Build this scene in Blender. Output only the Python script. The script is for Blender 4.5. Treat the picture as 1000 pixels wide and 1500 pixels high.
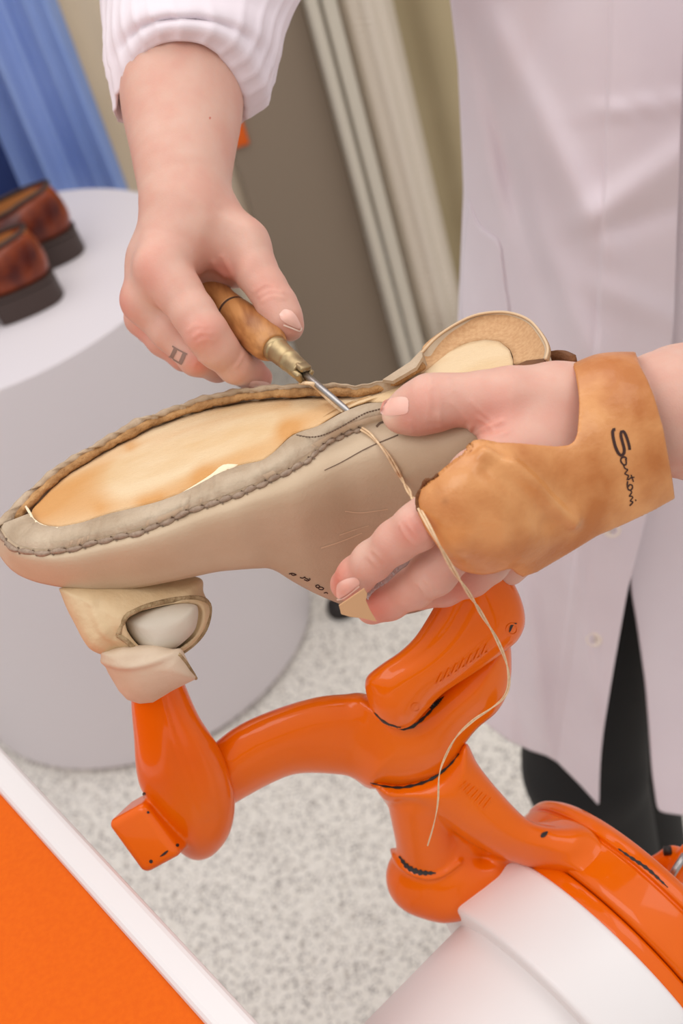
import bpy, bmesh, math, random
import numpy as np
from mathutils import Vector, Matrix
from mathutils.bvhtree import BVHTree

random.seed(7); rng = np.random.default_rng(7)
S = bpy.context.scene
for o in list(bpy.data.objects): bpy.data.objects.remove(o)
COL = S.collection

# ------------------------------------------------------------------ camera
F_PX = 2000.0
PITCH, ROLL, CAM_H = math.radians(37), math.radians(-18), 1.6
FW = np.array([0, math.cos(PITCH), -math.sin(PITCH)]); RT = np.array([1., 0, 0]); UP0 = np.cross(RT, FW)
CR = math.cos(ROLL)*RT + math.sin(ROLL)*UP0
CU = -math.sin(ROLL)*RT + math.cos(ROLL)*UP0
CO = np.array([0, 0, CAM_H])
cam = bpy.data.cameras.new('camera'); camo = bpy.data.objects.new('camera', cam); COL.objects.link(camo)
camo.matrix_world = Matrix([[CR[0], CU[0], -FW[0], CO[0]], [CR[1], CU[1], -FW[1], CO[1]],
                            [CR[2], CU[2], -FW[2], CO[2]], [0, 0, 0, 1]])
cam.sensor_fit = 'HORIZONTAL'; cam.sensor_width = 24; cam.lens = 48; cam.clip_start = .02
cam.dof.use_dof = True; cam.dof.focus_distance = .67; cam.dof.aperture_fstop = 9.5
S.camera = camo

# ------------------------------------------------------------------ light
wd = bpy.data.worlds.new('world'); S.world = wd; wd.use_nodes = True
nt = wd.node_tree; bg = nt.nodes['Background']; tc = nt.nodes.new('ShaderNodeTexCoord'); sx = nt.nodes.new('ShaderNodeSeparateXYZ')
rp = nt.nodes.new('ShaderNodeValToRGB'); mr = nt.nodes.new('ShaderNodeMapRange'); mr.inputs[1].default_value = -1
nt.links.new(tc.outputs['Generated'], sx.inputs[0]); nt.links.new(sx.outputs[2], mr.inputs[0]); nt.links.new(mr.outputs[0], rp.inputs[0]); nt.links.new(rp.outputs[0], bg.inputs[0])
rp.color_ramp.elements[0].color = (.42, .40, .39, 1); rp.color_ramp.elements[1].color = (1.0, .975, .97, 1)
e_ = rp.color_ramp.elements.new(.5); e_.color = (.62, .60, .595, 1)
bg.inputs[1].default_value = 1.12
def area(name, loc, aim, sx, sy, e, col):
    l = bpy.data.lights.new(name, 'AREA'); l.shape = 'RECTANGLE'; l.size = sx; l.size_y = sy
    l.energy = e; l.color = col
    o = bpy.data.objects.new(name, l); COL.objects.link(o); o.location = loc
    o.rotation_euler = (Vector(aim)-Vector(loc)).to_track_quat('-Z', 'Y').to_euler()
    return o
area('ceiling_light', (-.9, -.2, 3.0), (0, .7, 1.1), 1.4, 1.0, 14, (1, .97, .95))
area('ceiling_light.001', (1.1, .1, 3.0), (.1, .8, 1.0), 1.2, 1.0, 8, (1, .96, .95))
area('rear_fill_light', (-.3, 1.7, 3.1), (-.2, 1.9, 0), 2.6, 1.4, 22, (1, .97, .96))  # fill lamp added over the rear to brighten floor and backdrop
S.view_settings.view_transform = 'Standard'; S.view_settings.look = 'None'
S.view_settings.exposure = -.22; S.view_settings.gamma = 1; S.view_settings.use_curve_mapping = False

# ------------------------------------------------------------------ helpers
def C(x, y, d): return np.array([(x-500)/F_PX*d, -(y-750)/F_PX*d, d])      # view frame, metres
def W(c): c = np.asarray(c, float); return CO + c[..., 0:1]*CR + c[..., 1:2]*CU + c[..., 2:3]*FW
def P(x, y, d): return W(C(x, y, d))
def rdir(x, y): return (x-500)/F_PX*CR - (y-750)/F_PX*CU + FW
def onz(x, y, z): v = rdir(x, y); return CO + v*(z-CAM_H)/v[2]
def ony(x, y, Y): v = rdir(x, y); return CO + v*Y/v[1]
def lin(s): s = s/255; return s/12.92 if s <= .04045 else ((s+.055)/1.055)**2.4
def rgb(r, g, b): return (lin(r), lin(g), lin(b), 1)

def link(name, me, m=None, parent=None, smooth=True):
    o = bpy.data.objects.new(name, me); COL.objects.link(o)
    if m:
        me.materials.append(m)
    if smooth:
        me.polygons.foreach_set('use_smooth', [True]*len(me.polygons))
    if parent is not None: o.parent = parent
    return o
def mesh(name, v, f, m=None, parent=None, smooth=True, fix=True):
    me = bpy.data.meshes.new(name)
    me.from_pydata([tuple(map(float, p)) for p in v], [], [tuple(map(int, q)) for q in f]); me.update()
    if fix:
        bm = bmesh.new(); bm.from_mesh(me); bmesh.ops.recalc_face_normals(bm, faces=bm.faces); bm.to_mesh(me); bm.free()
    return link(name, me, m, parent, smooth)
def empty(name, loc, label, cat, group=None):
    o = bpy.data.objects.new(name, None); COL.objects.link(o); o.location = loc
    o.empty_display_size = .02
    tag(o, label, cat, group); EMP[o.name] = o
    return o
EMP = {}
def tag(o, label=None, cat=None, group=None, kind=None):
    if label: o['label'] = label
    if cat: o['category'] = cat
    if group: o['group'] = group
    if kind: o['kind'] = kind
    return o
def child(o, root):                      # world-space mesh under an Empty that has a location
    o.parent = root; o.matrix_parent_inverse = Matrix.Translation(-root.location)
    return o
def child2(o, part):                     # sub-part: the part's world matrix is the identity
    o.parent = part; return o
def resample(pts, n):
    pts = np.array(pts, float); s = np.r_[0, np.cumsum(np.linalg.norm(np.diff(pts, axis=0), axis=1))]
    t = np.linspace(0, s[-1], n)
    return np.stack([np.interp(t, s, pts[:, k]) for k in range(pts.shape[1])], 1)
def smooth_path(pts, n):                 # Catmull-Rom through the points, then even spacing
    p = np.array(pts, float); p = np.vstack([2*p[0]-p[1], p, 2*p[-1]-p[-2]]); out = []
    for i in range(1, len(p)-2):
        for t in np.linspace(0, 1, 12, endpoint=False):
            a, b, c, d = p[i-1], p[i], p[i+1], p[i+2]
            out.append(.5*(2*b+(c-a)*t+(2*a-5*b+4*c-d)*t*t+(3*b-a-3*c+d)*t**3))
    out.append(p[-2]); return resample(out, n)
def grid_faces(nr, nc, closed=False, off=0):
    f = []
    for i in range(nr-1):
        for j in range(nc if closed else nc-1):
            k = (j+1) % nc; f.append((off+i*nc+j, off+i*nc+k, off+(i+1)*nc+k, off+(i+1)*nc+j))
    return f
def tube(pts, r, seg=8, cap=True):
    pts = np.array(pts, float); n = len(pts); r = np.broadcast_to(r, (n,))
    T = np.gradient(pts, axis=0); T /= np.linalg.norm(T, axis=1)[:, None]+1e-12
    ref = np.array([.3, .2, .93]); V = []; a = np.cross(T[0], ref); a /= np.linalg.norm(a)
    for i in range(n):
        a = a-T[i]*(a@T[i]); a /= np.linalg.norm(a)+1e-12; b = np.cross(T[i], a)
        for k in range(seg):
            t = 2*math.pi*k/seg; V.append(pts[i]+r[i]*(math.cos(t)*a+math.sin(t)*b))
    F = grid_faces(n, seg, True)
    if cap: F += [tuple(range(seg))[::-1], tuple(range((n-1)*seg, n*seg))]
    return V, F
def lathe(A, D, prof, seg=64):           # prof: (distance along D, radius)
    A = np.array(A, float); D = np.array(D, float); D /= np.linalg.norm(D)
    a = np.cross(D, [0.1, .3, .9]); a /= np.linalg.norm(a); b = np.cross(D, a); V = []
    for s, r in prof:
        for k in range(seg):
            t = 2*math.pi*k/seg; V.append(A+s*D+r*(math.cos(t)*a+math.sin(t)*b))
    F = grid_faces(len(prof), seg, True)
    F += [tuple(range(seg))[::-1], tuple(range((len(prof)-1)*seg, len(prof)*seg))]
    return V, F
def rprof(pts, rad, n=4):                # round the corners of a lathe profile
    out = [pts[0]]
    for i in range(1, len(pts)-1):
        p0, p1, p2 = map(np.array, (pts[i-1], pts[i], pts[i+1]))
        l1, l2 = np.linalg.norm(p0-p1), np.linalg.norm(p2-p1); q = min(rad, l1*.45, l2*.45)
        a = p1+(p0-p1)/max(l1, 1e-9)*q; b = p1+(p2-p1)/max(l2, 1e-9)*q
        for t in np.linspace(0, 1, n): out.append(tuple((1-t)**2*a+2*t*(1-t)*p1+t*t*b))
    out.append(pts[-1]); return out
class MB:
    def __init__(s): s.v = []; s.f = []
    def add(s, vf):
        o = len(s.v); s.v += list(vf[0]); s.f += [tuple(i+o for i in q) for q in vf[1]]; return s
    def build(s, name, m, smooth=True): return mesh(name, s.v, s.f, m, None, smooth)
def bevel(o, w, n=2): b = o.modifiers.new('bevel', 'BEVEL'); b.width = w; b.segments = n; b.limit_method = 'ANGLE'; return o
def solid(o, t, off=-1): m = o.modifiers.new('solid', 'SOLIDIFY'); m.thickness = t; m.offset = off; return o
def subd(o, n=1): m = o.modifiers.new('sub', 'SUBSURF'); m.levels = n; m.render_levels = n; return o
def box(c, X, Y, Z):                      # centre and three half-axis vectors
    c, X, Y, Z = map(lambda q: np.array(q, float), (c, X, Y, Z))
    v = [c+i*X+j*Y+k*Z for i in (-1, 1) for j in (-1, 1) for k in (-1, 1)]
    return v, [(0, 1, 3, 2), (4, 6, 7, 5), (0, 4, 5, 1), (2, 3, 7, 6), (0, 2, 6, 4), (1, 5, 7, 3)]

# ------------------------------------------------------------------ materials
def mat(name, col, rough=.5, var=0, vscale=30, col2=None, bump=0, bscale=200, spec=.5, metal=0, coat=0, sss=0,
        stretch=None, attr=None, detail=4, lo=.35, hi=.65, bdist=.001, sheen=0):
    m = bpy.data.materials.new(name); m.use_nodes = True; nt = m.node_tree; N = nt.nodes; L = nt.links
    b = N['Principled BSDF']; b.inputs['Roughness'].default_value = rough; b.inputs['Metallic'].default_value = metal
    b.inputs['Specular IOR Level'].default_value = spec; b.inputs['Coat Weight'].default_value = coat
    b.inputs['Coat Roughness'].default_value = .07
    b.inputs['Base Color'].default_value = col
    if sheen: b.inputs['Sheen Weight'].default_value = sheen
    tc = N.new('ShaderNodeTexCoord'); src = tc.outputs['Object']
    if stretch:
        mp = N.new('ShaderNodeMapping'); mp.inputs['Scale'].default_value = stretch[0]; mp.inputs['Rotation'].default_value = stretch[1]
        L.new(src, mp.inputs[0]); src = mp.outputs[0]
    out = None
    if col2 is not None:
        n = N.new('ShaderNodeTexNoise'); n.inputs['Scale'].default_value = vscale; n.inputs['Detail'].default_value = detail
        r = N.new('ShaderNodeValToRGB'); r.color_ramp.elements[0].position = lo; r.color_ramp.elements[1].position = hi
        r.color_ramp.elements[0].color = col; r.color_ramp.elements[1].color = col2
        L.new(src, n.inputs['Vector']); L.new(n.outputs['Fac'], r.inputs[0]); out = r.outputs[0]
    if attr:
        for an, ac in attr:
            a = N.new('ShaderNodeAttribute'); a.attribute_name = an
            x = N.new('ShaderNodeMix'); x.data_type = 'RGBA'
            if out is not None: L.new(out, x.inputs[6])
            else: x.inputs[6].default_value = col
            x.inputs[7].default_value = ac; L.new(a.outputs['Fac'], x.inputs[0]); out = x.outputs[2]
    if out is not None: L.new(out, b.inputs['Base Color'])
    if bump:
        n2 = N.new('ShaderNodeTexNoise'); n2.inputs['Scale'].default_value = bscale; n2.inputs['Detail'].default_value = 5
        bp = N.new('ShaderNodeBump'); bp.inputs['Strength'].default_value = bump; bp.inputs['Distance'].default_value = bdist
        L.new(src, n2.inputs['Vector']); L.new(n2.outputs['Fac'], bp.inputs['Height']); L.new(bp.outputs[0], b.inputs['Normal'])
    if sss:
        b.inputs['Subsurface Weight'].default_value = sss; b.inputs['Subsurface Radius'].default_value = (1, .35, .2)
        b.inputs['Subsurface Scale'].default_value = .006
    return m
M = {}
M['skin'] = mat('skin', rgb(214, 172, 154), .47, vscale=55, col2=rgb(211, 160, 142), bump=.2, bscale=900, sss=.25, spec=.4,
                attr=[('red', rgb(214, 128, 110)), ('pale', rgb(240, 205, 180))], bdist=.0006)
M['nail'] = mat('nail', rgb(240, 190, 174), .22, spec=.5, sss=.1)
M['nailtip'] = mat('nail_tip', rgb(240, 212, 196), .3, spec=.5)
M['ink'] = mat('ink', rgb(142, 112, 100), .7)
M['orange'] = mat('orange_paint', rgb(238, 108, 0), .3, vscale=9, col2=rgb(229, 97, 0), bump=.10, bscale=120, coat=.5, spec=.1, bdist=.0012)
M['black'] = mat('black_metal', rgb(34, 28, 26), .6)
M['white_paint'] = mat('white_paint', rgb(243, 240, 239), .4, vscale=6, col2=rgb(239, 236, 235), bump=.04, bscale=300)
M['pedestal'] = mat('pedestal_paint', rgb(222, 215, 218), .55)
M['coat'] = mat('coat_cotton', rgb(230, 219, 224), .85, vscale=8, col2=rgb(224, 212, 218), bump=.12, bscale=1400, sheen=.15)
M['trouser'] = mat('black_trousers', rgb(12, 12, 13), .8)
M['button'] = mat('button', rgb(240, 228, 216), .35)
M['upper'] = mat('beige_leather', rgb(202, 180, 152), .52, vscale=26, col2=rgb(194, 170, 141), bump=.18, bscale=650, spec=.35)
M['flap'] = mat('flap_leather', rgb(190, 168, 142), .7, vscale=60, col2=rgb(168, 143, 115), bump=.5, bscale=420, bdist=.0015)
M['raw'] = mat('raw_leather', rgb(196, 150, 98), .85, vscale=120, col2=rgb(160, 116, 70), bump=.8, bscale=500, bdist=.002)
M['suede'] = mat('suede_tan', rgb(204, 163, 120), .9, vscale=500, col2=rgb(190, 146, 103), bump=.3, bscale=1500)
M['dklining'] = mat('dark_lining', rgb(120, 78, 45), .8, vscale=90, col2=rgb(96, 60, 34))
M['insole'] = mat('insole_leather', rgb(224, 198, 160), .7, vscale=26, col2=rgb(212, 174, 124), bump=.5, bscale=900, detail=8,
                  stretch=((.5, 1.2, 1), (0, 0, .3)), lo=.42, hi=.7, spec=.3, attr=[('tan', rgb(206, 148, 84))])
M['creamleather'] = mat('cream_lining', rgb(240, 224, 192), .8, bump=.4, bscale=500)
M['thread'] = mat('waxed_thread', rgb(232, 202, 164), .6, vscale=400, col2=rgb(214, 180, 140))
M['stitch'] = mat('stitch_thread', rgb(164, 142, 122), .6, vscale=500, col2=rgb(140, 118, 100))
M['hole'] = mat('stitch_hole', rgb(112, 92, 76), .9)
M['wood'] = mat('awl_wood', rgb(196, 138, 82), .42, vscale=160, col2=rgb(146, 90, 46), bump=.2, bscale=400,
                stretch=((1, .12, 1), (0, 0, 0)), lo=.4, hi=.7, spec=.5)
M['burn'] = mat('burnt_wood', rgb(76, 50, 32), .7)
M['brass'] = mat('brass', rgb(186, 164, 122), .36, vscale=90, col2=rgb(150, 128, 96), metal=.8, bump=.1)
M['steel'] = mat('steel', rgb(172, 168, 166), .3, metal=1.0, bump=.1, bscale=800)
M['dksteel'] = mat('knurled_steel', rgb(205, 203, 203), .35, metal=1.0, bump=.6, bscale=1600, bdist=.001)
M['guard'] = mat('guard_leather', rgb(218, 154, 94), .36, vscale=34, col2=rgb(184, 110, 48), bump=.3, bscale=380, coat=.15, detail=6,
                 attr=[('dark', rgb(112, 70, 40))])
M['guardedge'] = mat('guard_edge', rgb(120, 74, 40), .9, bump=.8, bscale=700, bdist=.002)
M['brandink'] = mat('burnt_lettering', rgb(56, 26, 18), .7)
M['wrap'] = mat('wrap_leather', rgb(216, 190, 150), .6, vscale=35, col2=rgb(200, 170, 128), bump=.35, bscale=300, bdist=.0015)
M['strap'] = mat('strap_leather', rgb(214, 194, 170), .6, vscale=35, col2=rgb(202, 178, 150), bump=.2, bscale=500)
M['pad'] = mat('pad_leather', rgb(206, 196, 180), .55, vscale=20, col2=rgb(196, 184, 166), bump=.15, bscale=500)
M['wrapedge'] = mat('wrap_edge', rgb(182, 156, 118), .9, vscale=200, col2=rgb(140, 114, 78), bump=.8, bscale=600, bdist=.002)
M['matorange'] = mat('orange_sheet', rgb(222, 98, 4), .6, vscale=300, col2=rgb(218, 93, 3), bump=.15, bscale=700, spec=.15)
M['shoe'] = mat('burnished_leather', rgb(74, 18, 8), .34, vscale=9, col2=rgb(186, 80, 16), spec=.3, coat=.2, lo=.40, hi=.62)
M['shoelining'] = mat('tan_lining', rgb(206, 134, 74), .6)
M['shoetrim'] = mat('dark_trim', rgb(62, 44, 34), .5)
M['heel'] = mat('heel_stack', rgb(62, 46, 40), .5)
M['blue'] = mat('blue_cloth', rgb(160, 182, 230), .9, vscale=4, col2=rgb(134, 160, 218), bump=.1, bscale=800, sheen=.1)
M['navy'] = mat('navy_cloth', rgb(30, 52, 110), .9, vscale=4, col2=rgb(24, 42, 92))
M['beige'] = mat('beige_cloth', rgb(222, 206, 182), .9, vscale=4, col2=rgb(213, 197, 172), bump=.1, bscale=900)
M['khaki'] = mat('khaki_cloth', rgb(188, 172, 138), .9, vscale=4, col2=rgb(180, 164, 130))
M['taupe'] = mat('taupe_panel', rgb(140, 124, 106), .6)
M['rail'] = mat('rail_paint', rgb(206, 198, 182), .45)
M['orangecloth'] = mat('orange_cloth', rgb(228, 98, 10), .8)
M['wall'] = mat('wall_paint', rgb(206, 196, 180), .8)
def ribbed():
    m = mat('ribbed_cream_cloth', rgb(222, 210, 194), .9)
    nt = m.node_tree; N = nt.nodes; L = nt.links; b = N['Principled BSDF']
    tc = N.new('ShaderNodeTexCoord'); w = N.new('ShaderNodeTexWave'); w.bands_direction = 'Z'; w.inputs['Scale'].default_value = 26
    w.inputs['Distortion'].default_value = 1.2
    bp = N.new('ShaderNodeBump'); bp.inputs['Strength'].default_value = .5; bp.inputs['Distance'].default_value = .004
    L.new(tc.outputs['Object'], w.inputs['Vector']); L.new(w.outputs['Fac'], bp.inputs['Height']); L.new(bp.outputs[0], b.inputs['Normal'])
    return m
M['ribbed'] = ribbed()
def terrazzo():
    m = mat('terrazzo', rgb(206, 200, 190), .5); nt = m.node_tree; N = nt.nodes; L = nt.links; b = N['Principled BSDF']
    tc = N.new('ShaderNodeTexCoord'); base = None
    n = N.new('ShaderNodeTexNoise'); n.inputs['Scale'].default_value = 110; n.inputs['Detail'].default_value = 4
    r = N.new('ShaderNodeValToRGB'); r.color_ramp.elements[0].position = .3; r.color_ramp.elements[1].position = .7
    r.color_ramp.elements[0].color = rgb(226, 221, 211); r.color_ramp.elements[1].color = rgb(243, 239, 231)
    L.new(tc.outputs['Object'], n.inputs['Vector']); L.new(n.outputs['Fac'], r.inputs[0]); base = r.outputs[0]
    for sc, th, colr in ((110, .12, rgb(170, 164, 158)), (170, .14, rgb(150, 144, 140)), (75, .09, rgb(184, 176, 166)), (260, .16, rgb(140, 134, 130))):
        v = N.new('ShaderNodeTexVoronoi'); v.inputs['Scale'].default_value = sc; L.new(tc.outputs['Object'], v.inputs['Vector'])
        g = N.new('ShaderNodeMath'); g.operation = 'GREATER_THAN'; g.inputs[1].default_value = .72
        sp = N.new('ShaderNodeSeparateColor'); L.new(v.outputs['Color'], sp.inputs[0]); L.new(sp.outputs[0], g.inputs[0])
        k = N.new('ShaderNodeMapRange'); k.inputs[1].default_value = th*2.2; k.inputs[2].default_value = th*3.2
        k.inputs[3].default_value = 1; k.inputs[4].default_value = 0; L.new(v.outputs['Distance'], k.inputs[0])
        mu = N.new('ShaderNodeMath'); mu.operation = 'MULTIPLY'; L.new(g.outputs[0], mu.inputs[0]); L.new(k.outputs[0], mu.inputs[1])
        x = N.new('ShaderNodeMix'); x.data_type = 'RGBA'; L.new(mu.outputs[0], x.inputs[0]); L.new(base, x.inputs[6]); x.inputs[7].default_value = colr
        base = x.outputs[2]
    L.new(base, b.inputs['Base Color']); return m
M['terrazzo'] = terrazzo()

# ------------------------------------------------------------------ implicit modelling
class Field:
    def __init__(s, lo, hi, h):
        s.lo = np.array(lo, float); s.h = h; s.n = np.ceil((np.array(hi)-s.lo)/h).astype(int)+1
        s.D = np.full(s.n, 1.0, np.float32)
    def sub(s, lo, hi):
        i = np.clip(np.floor((np.array(lo)-s.lo)/s.h).astype(int), 0, s.n); j = np.clip(np.ceil((np.array(hi)-s.lo)/s.h).astype(int)+1, 0, s.n)
        sl = tuple(slice(a, max(a, b)) for a, b in zip(i, j))
        ax = [(s.lo[k]+s.h*np.arange(i[k], max(i[k], j[k]))).astype(np.float32) for k in range(3)]
        return sl, np.meshgrid(*ax, indexing='ij', sparse=True)
    def put(s, sl, d, k, mode='u'):
        a = s.D[sl]
        if a.size == 0: return
        if mode == 'c':
            a = -a
        if k > 0:
            q = np.maximum(k-np.abs(a-d), 0)/k; r = np.minimum(a, d)-q*q*k*.25
        else: r = np.minimum(a, d)
        s.D[sl] = -r if mode == 'c' else r
    def cone(s, a, b, ra, rb, k=.004, mode='u', flat=None):
        a = np.array(a); b = np.array(b); m = max(ra, rb)+k+6*s.h
        sl, (X, Y, Z) = s.sub(np.minimum(a, b)-m, np.maximum(a, b)+m)
        u = b-a; L2 = float(u@u)+1e-12
        t = np.clip(((X-a[0])*u[0]+(Y-a[1])*u[1]+(Z-a[2])*u[2])/L2, 0, 1)
        dx, dy, dz = X-a[0]-t*u[0], Y-a[1]-t*u[1], Z-a[2]-t*u[2]
        if flat is not None:                      # (direction, scale<1): squash along a direction
            n, q = np.array(flat[0], float), flat[1]; n /= np.linalg.norm(n)
            e = dx*n[0]+dy*n[1]+dz*n[2]; w = (1/q-1)*e
            dx, dy, dz = dx+w*n[0], dy+w*n[1], dz+w*n[2]
        d = np.sqrt(dx*dx+dy*dy+dz*dz)-(ra+(rb-ra)*t)
        s.put(sl, d, k, mode)
    def chain(s, pts, k=.004, k2=None, fine=0, **kw):     # pts: (px,py,d,r_px)
        if fine: pts = smooth_path(np.array(pts, float)*[1, 1, 1000, 1], fine)/[1, 1, 1000, 1]
        q = [(C(x, y, d), r*d/F_PX) for x, y, d, r in pts]
        for i in range(len(q)-1):
            s.cone(q[i][0], q[i+1][0], q[i][1], q[i+1][1], (.0008 if fine and i else k) if i or k2 is None else k2, **kw)
    def ball(s, x, y, d, r, k=.004, mode='u'):
        c = C(x, y, d); s.cone(c, c+1e-6, r*d/F_PX, r*d/F_PX, k, mode)
    def box(s, c, ax, hs, r, k=.003, mode='u'):
        c = np.array(c, float); m = np.linalg.norm(hs)+k+6*s.h
        sl, (X, Y, Z) = s.sub(c-m, c+m); q = []
        for a, hh in zip(ax, hs):
            a = np.array(a, float)/np.linalg.norm(a)
            q.append(np.abs((X-c[0])*a[0]+(Y-c[1])*a[1]+(Z-c[2])*a[2])-hh+r)
        o = np.sqrt(sum(np.maximum(v, 0)**2 for v in q)); i = np.minimum(np.maximum(np.maximum(q[0], q[1]), q[2]), 0)
        s.put(sl, o+i-r, k, mode)
    def disc(s, c, D, R, hh, k):
        c = np.array(c); m = R+k+6*s.h; sl, (X, Y, Z) = s.sub(c-m, c+m)
        a = (X-c[0])*D[0]+(Y-c[1])*D[1]+(Z-c[2])*D[2]; r2 = (X-c[0])**2+(Y-c[1])**2+(Z-c[2])**2-a*a
        p, q = np.sqrt(np.maximum(r2, 0))-R, np.abs(a)-hh
        s.put(sl, (np.sqrt(np.maximum(p, 0)**2+np.maximum(q, 0)**2)+np.minimum(np.maximum(p, q), 0)).astype(np.float32), k)
    def extr(s, poly, dc, thick, rnd, k=.003, mode='u', tilt=(0, 0), smooth=True):
        p = np.array(poly, float)
        if smooth: p = smooth_path(np.vstack([p, p[:1]]), 8*len(p))[:-1]
        m0, m1 = p.min(0), p.max(0); x0, y0 = p.mean(0)
        cs = [C(x, y, dd+sg*thick/2) for x in (m0[0], m1[0]) for y in (m0[1], m1[1]) for dd in
              (dc+tilt[0]*(x-x0)+tilt[1]*(y-y0),) for sg in (-1, 1)]
        m = k+6*s.h; sl, (X, Y, Z) = s.sub(np.min(cs, 0)-m, np.max(cs, 0)+m)
        px = X/Z*F_PX+500; py = 750-Y/Z*F_PX; px, py = np.broadcast_arrays(px, py)
        d2 = polydist(p, px, py)*Z/F_PX
        dz = np.abs(Z-(dc+tilt[0]*(px-x0)+tilt[1]*(py-y0)))-thick/2
        a, b = d2+rnd, dz+rnd
        d = np.sqrt(np.maximum(a, 0)**2+np.maximum(b, 0)**2)+np.minimum(np.maximum(a, b), 0)-rnd
        s.put(sl, d.astype(np.float32), k, mode)
    def sample(s, v):
        g = (v-s.lo)/s.h; i = np.clip(np.floor(g).astype(int), 0, s.n-2); t = g-i; r = 0
        for a in (0, 1):
            for b in (0, 1):
                for c in (0, 1):
                    w = (t[:, 0] if a else 1-t[:, 0])*(t[:, 1] if b else 1-t[:, 1])*(t[:, 2] if c else 1-t[:, 2])
                    r = r+w*s.D[i[:, 0]+a, i[:, 1]+b, i[:, 2]+c]
        return r
    def grad(s, v):
        e = s.h*.9; g = np.stack([s.sample(v+np.eye(3)[k]*e)-s.sample(v-np.eye(3)[k]*e) for k in range(3)], 1)/(2*e)
        return g
    def mesh(s, refine=2):
        D = s.D; n = s.n; neg = D < 0
        c = np.zeros(n-1, np.int8)
        for a in (0, 1):
            for b in (0, 1):
                for e in (0, 1):
                    c += neg[a:n[0]-1+a, b:n[1]-1+b, e:n[2]-1+e]
        act = np.argwhere((c > 0) & (c < 8)); idx = np.full(n-1, -1, np.int64); idx[tuple(act.T)] = np.arange(len(act))
        acc = np.zeros((len(act), 3)); cnt = np.zeros(len(act))
        for ax in range(3):
            o1, o2 = [k for k in range(3) if k != ax]
            for a in (0, 1):
                for b in (0, 1):
                    p = act.copy(); p[:, o1] += a; p[:, o2] += b; q = p.copy(); q[:, ax] += 1
                    v0, v1 = D[tuple(p.T)], D[tuple(q.T)]; m = (v0 < 0) != (v1 < 0)
                    t = np.where(m, v0/np.where(m, v0-v1, 1), 0)
                    pt = p.astype(float); pt[:, ax] += t; acc[m] += pt[m]; cnt[m] += 1
        V = s.lo+s.h*acc/np.maximum(cnt, 1)[:, None]
        Fs = []
        for ax in range(3):
            o1, o2 = [k for k in range(3) if k != ax]
            lo = [slice(None)]*3; hi = [slice(None)]*3; lo[ax] = slice(0, -1); hi[ax] = slice(1, None)
            e = np.argwhere(neg[tuple(lo)] != neg[tuple(hi)])
            e = e[(e[:, o1] > 0) & (e[:, o2] > 0) & (e[:, o1] < n[o1]-1) & (e[:, o2] < n[o2]-1)]
            q = []
            for a, b in ((0, 0), (1, 0), (1, 1), (0, 1)):
                p = e.copy(); p[:, o1] -= a; p[:, o2] -= b; q.append(idx[tuple(p.T)])
            q = np.stack(q, 1); flip = neg[tuple(e.T)]
            if ax == 1: flip = ~flip
            q[flip] = q[flip][:, ::-1]; Fs.append(q)
        Fc = np.concatenate(Fs)
        # a pass of neighbour averaging, then back onto the surface
        for it in range(refine):
            acc = np.zeros_like(V); cnt = np.zeros(len(V))
            for k in range(4):
                np.add.at(acc, Fc[:, k], V[Fc[:, (k+1) % 4]]); np.add.at(acc, Fc[:, k], V[Fc[:, (k-1) % 4]]); np.add.at(cnt, Fc[:, k], 2)
            V = .4*V+.6*acc/np.maximum(cnt, 1)[:, None]
            g = s.grad(V); d = s.sample(V); g2 = (g*g).sum(1)
            st = np.clip(d/np.maximum(np.sqrt(g2), .3), -s.h, s.h)
            V = V-st[:, None]*g/np.maximum(np.sqrt(g2), 1e-6)[:, None]
        g = s.grad(V); g /= np.linalg.norm(g, axis=1)[:, None]+1e-9
        return V, Fc, g
def polydist(p, px, py):
    d = np.full(px.shape, 1e9, np.float32); ins = np.zeros(px.shape, bool); n = len(p)
    for i in range(n):
        a, b = p[i], p[(i+1) % n]; ex, ey = b-a; wx, wy = px-a[0], py-a[1]
        t = np.clip((wx*ex+wy*ey)/(ex*ex+ey*ey+1e-9), 0, 1)
        d = np.minimum(d, (wx-t*ex)**2+(wy-t*ey)**2)
        if a[1] != b[1]:
            cr = ((a[1] <= py) != (b[1] <= py)) & (px < ex*(py-a[1])/(b[1]-a[1])+a[0]); ins ^= cr
    d = np.sqrt(d); return np.where(ins, -d, d)
def vpx(V): return np.stack([V[:, 0]/V[:, 2]*F_PX+500, 750-V[:, 1]/V[:, 2]*F_PX], 1)
def segdist(q, path):
    path = np.array(path, float); best = np.full(len(q), 1e9)
    for a, b in zip(path[:-1], path[1:]):
        e = b-a; t = np.clip(((q-a)@e)/(e@e+1e-9), 0, 1); best = np.minimum(best, np.linalg.norm(q-a-t[:, None]*e, axis=1))
    return best
def crease(V, N, lines):                   # lines: (path px, depth m, width px, max depth from the view)
    q = vpx(V); front = (N*V).sum(1) < 0; off = np.zeros(len(V))
    for path, amp, w, dm in lines:
        lo = np.min(path, 0)-4*w; hi = np.max(path, 0)+4*w
        m = front & (q >= lo).all(1) & (q <= hi).all(1) & (V[:, 2] < dm)
        if m.any(): off[m] -= amp*np.exp(-(segdist(q[m], smooth_path(path, 24) if len(path) > 2 else path)/w)**2)
    return V+N*off[:, None]
def attr(o, name, val):
    a = o.data.attributes.new(name, 'FLOAT', 'POINT'); a.data.foreach_set('value', np.asarray(val, np.float32))
def spots(V, lst):
    r = np.zeros(len(V))
    for x, y, d, rad, s in lst:
        c = C(x, y, d); r = np.maximum(r, s*np.exp(-((V-c)**2).sum(1)/(rad*d/F_PX)**2))
    return r
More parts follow.
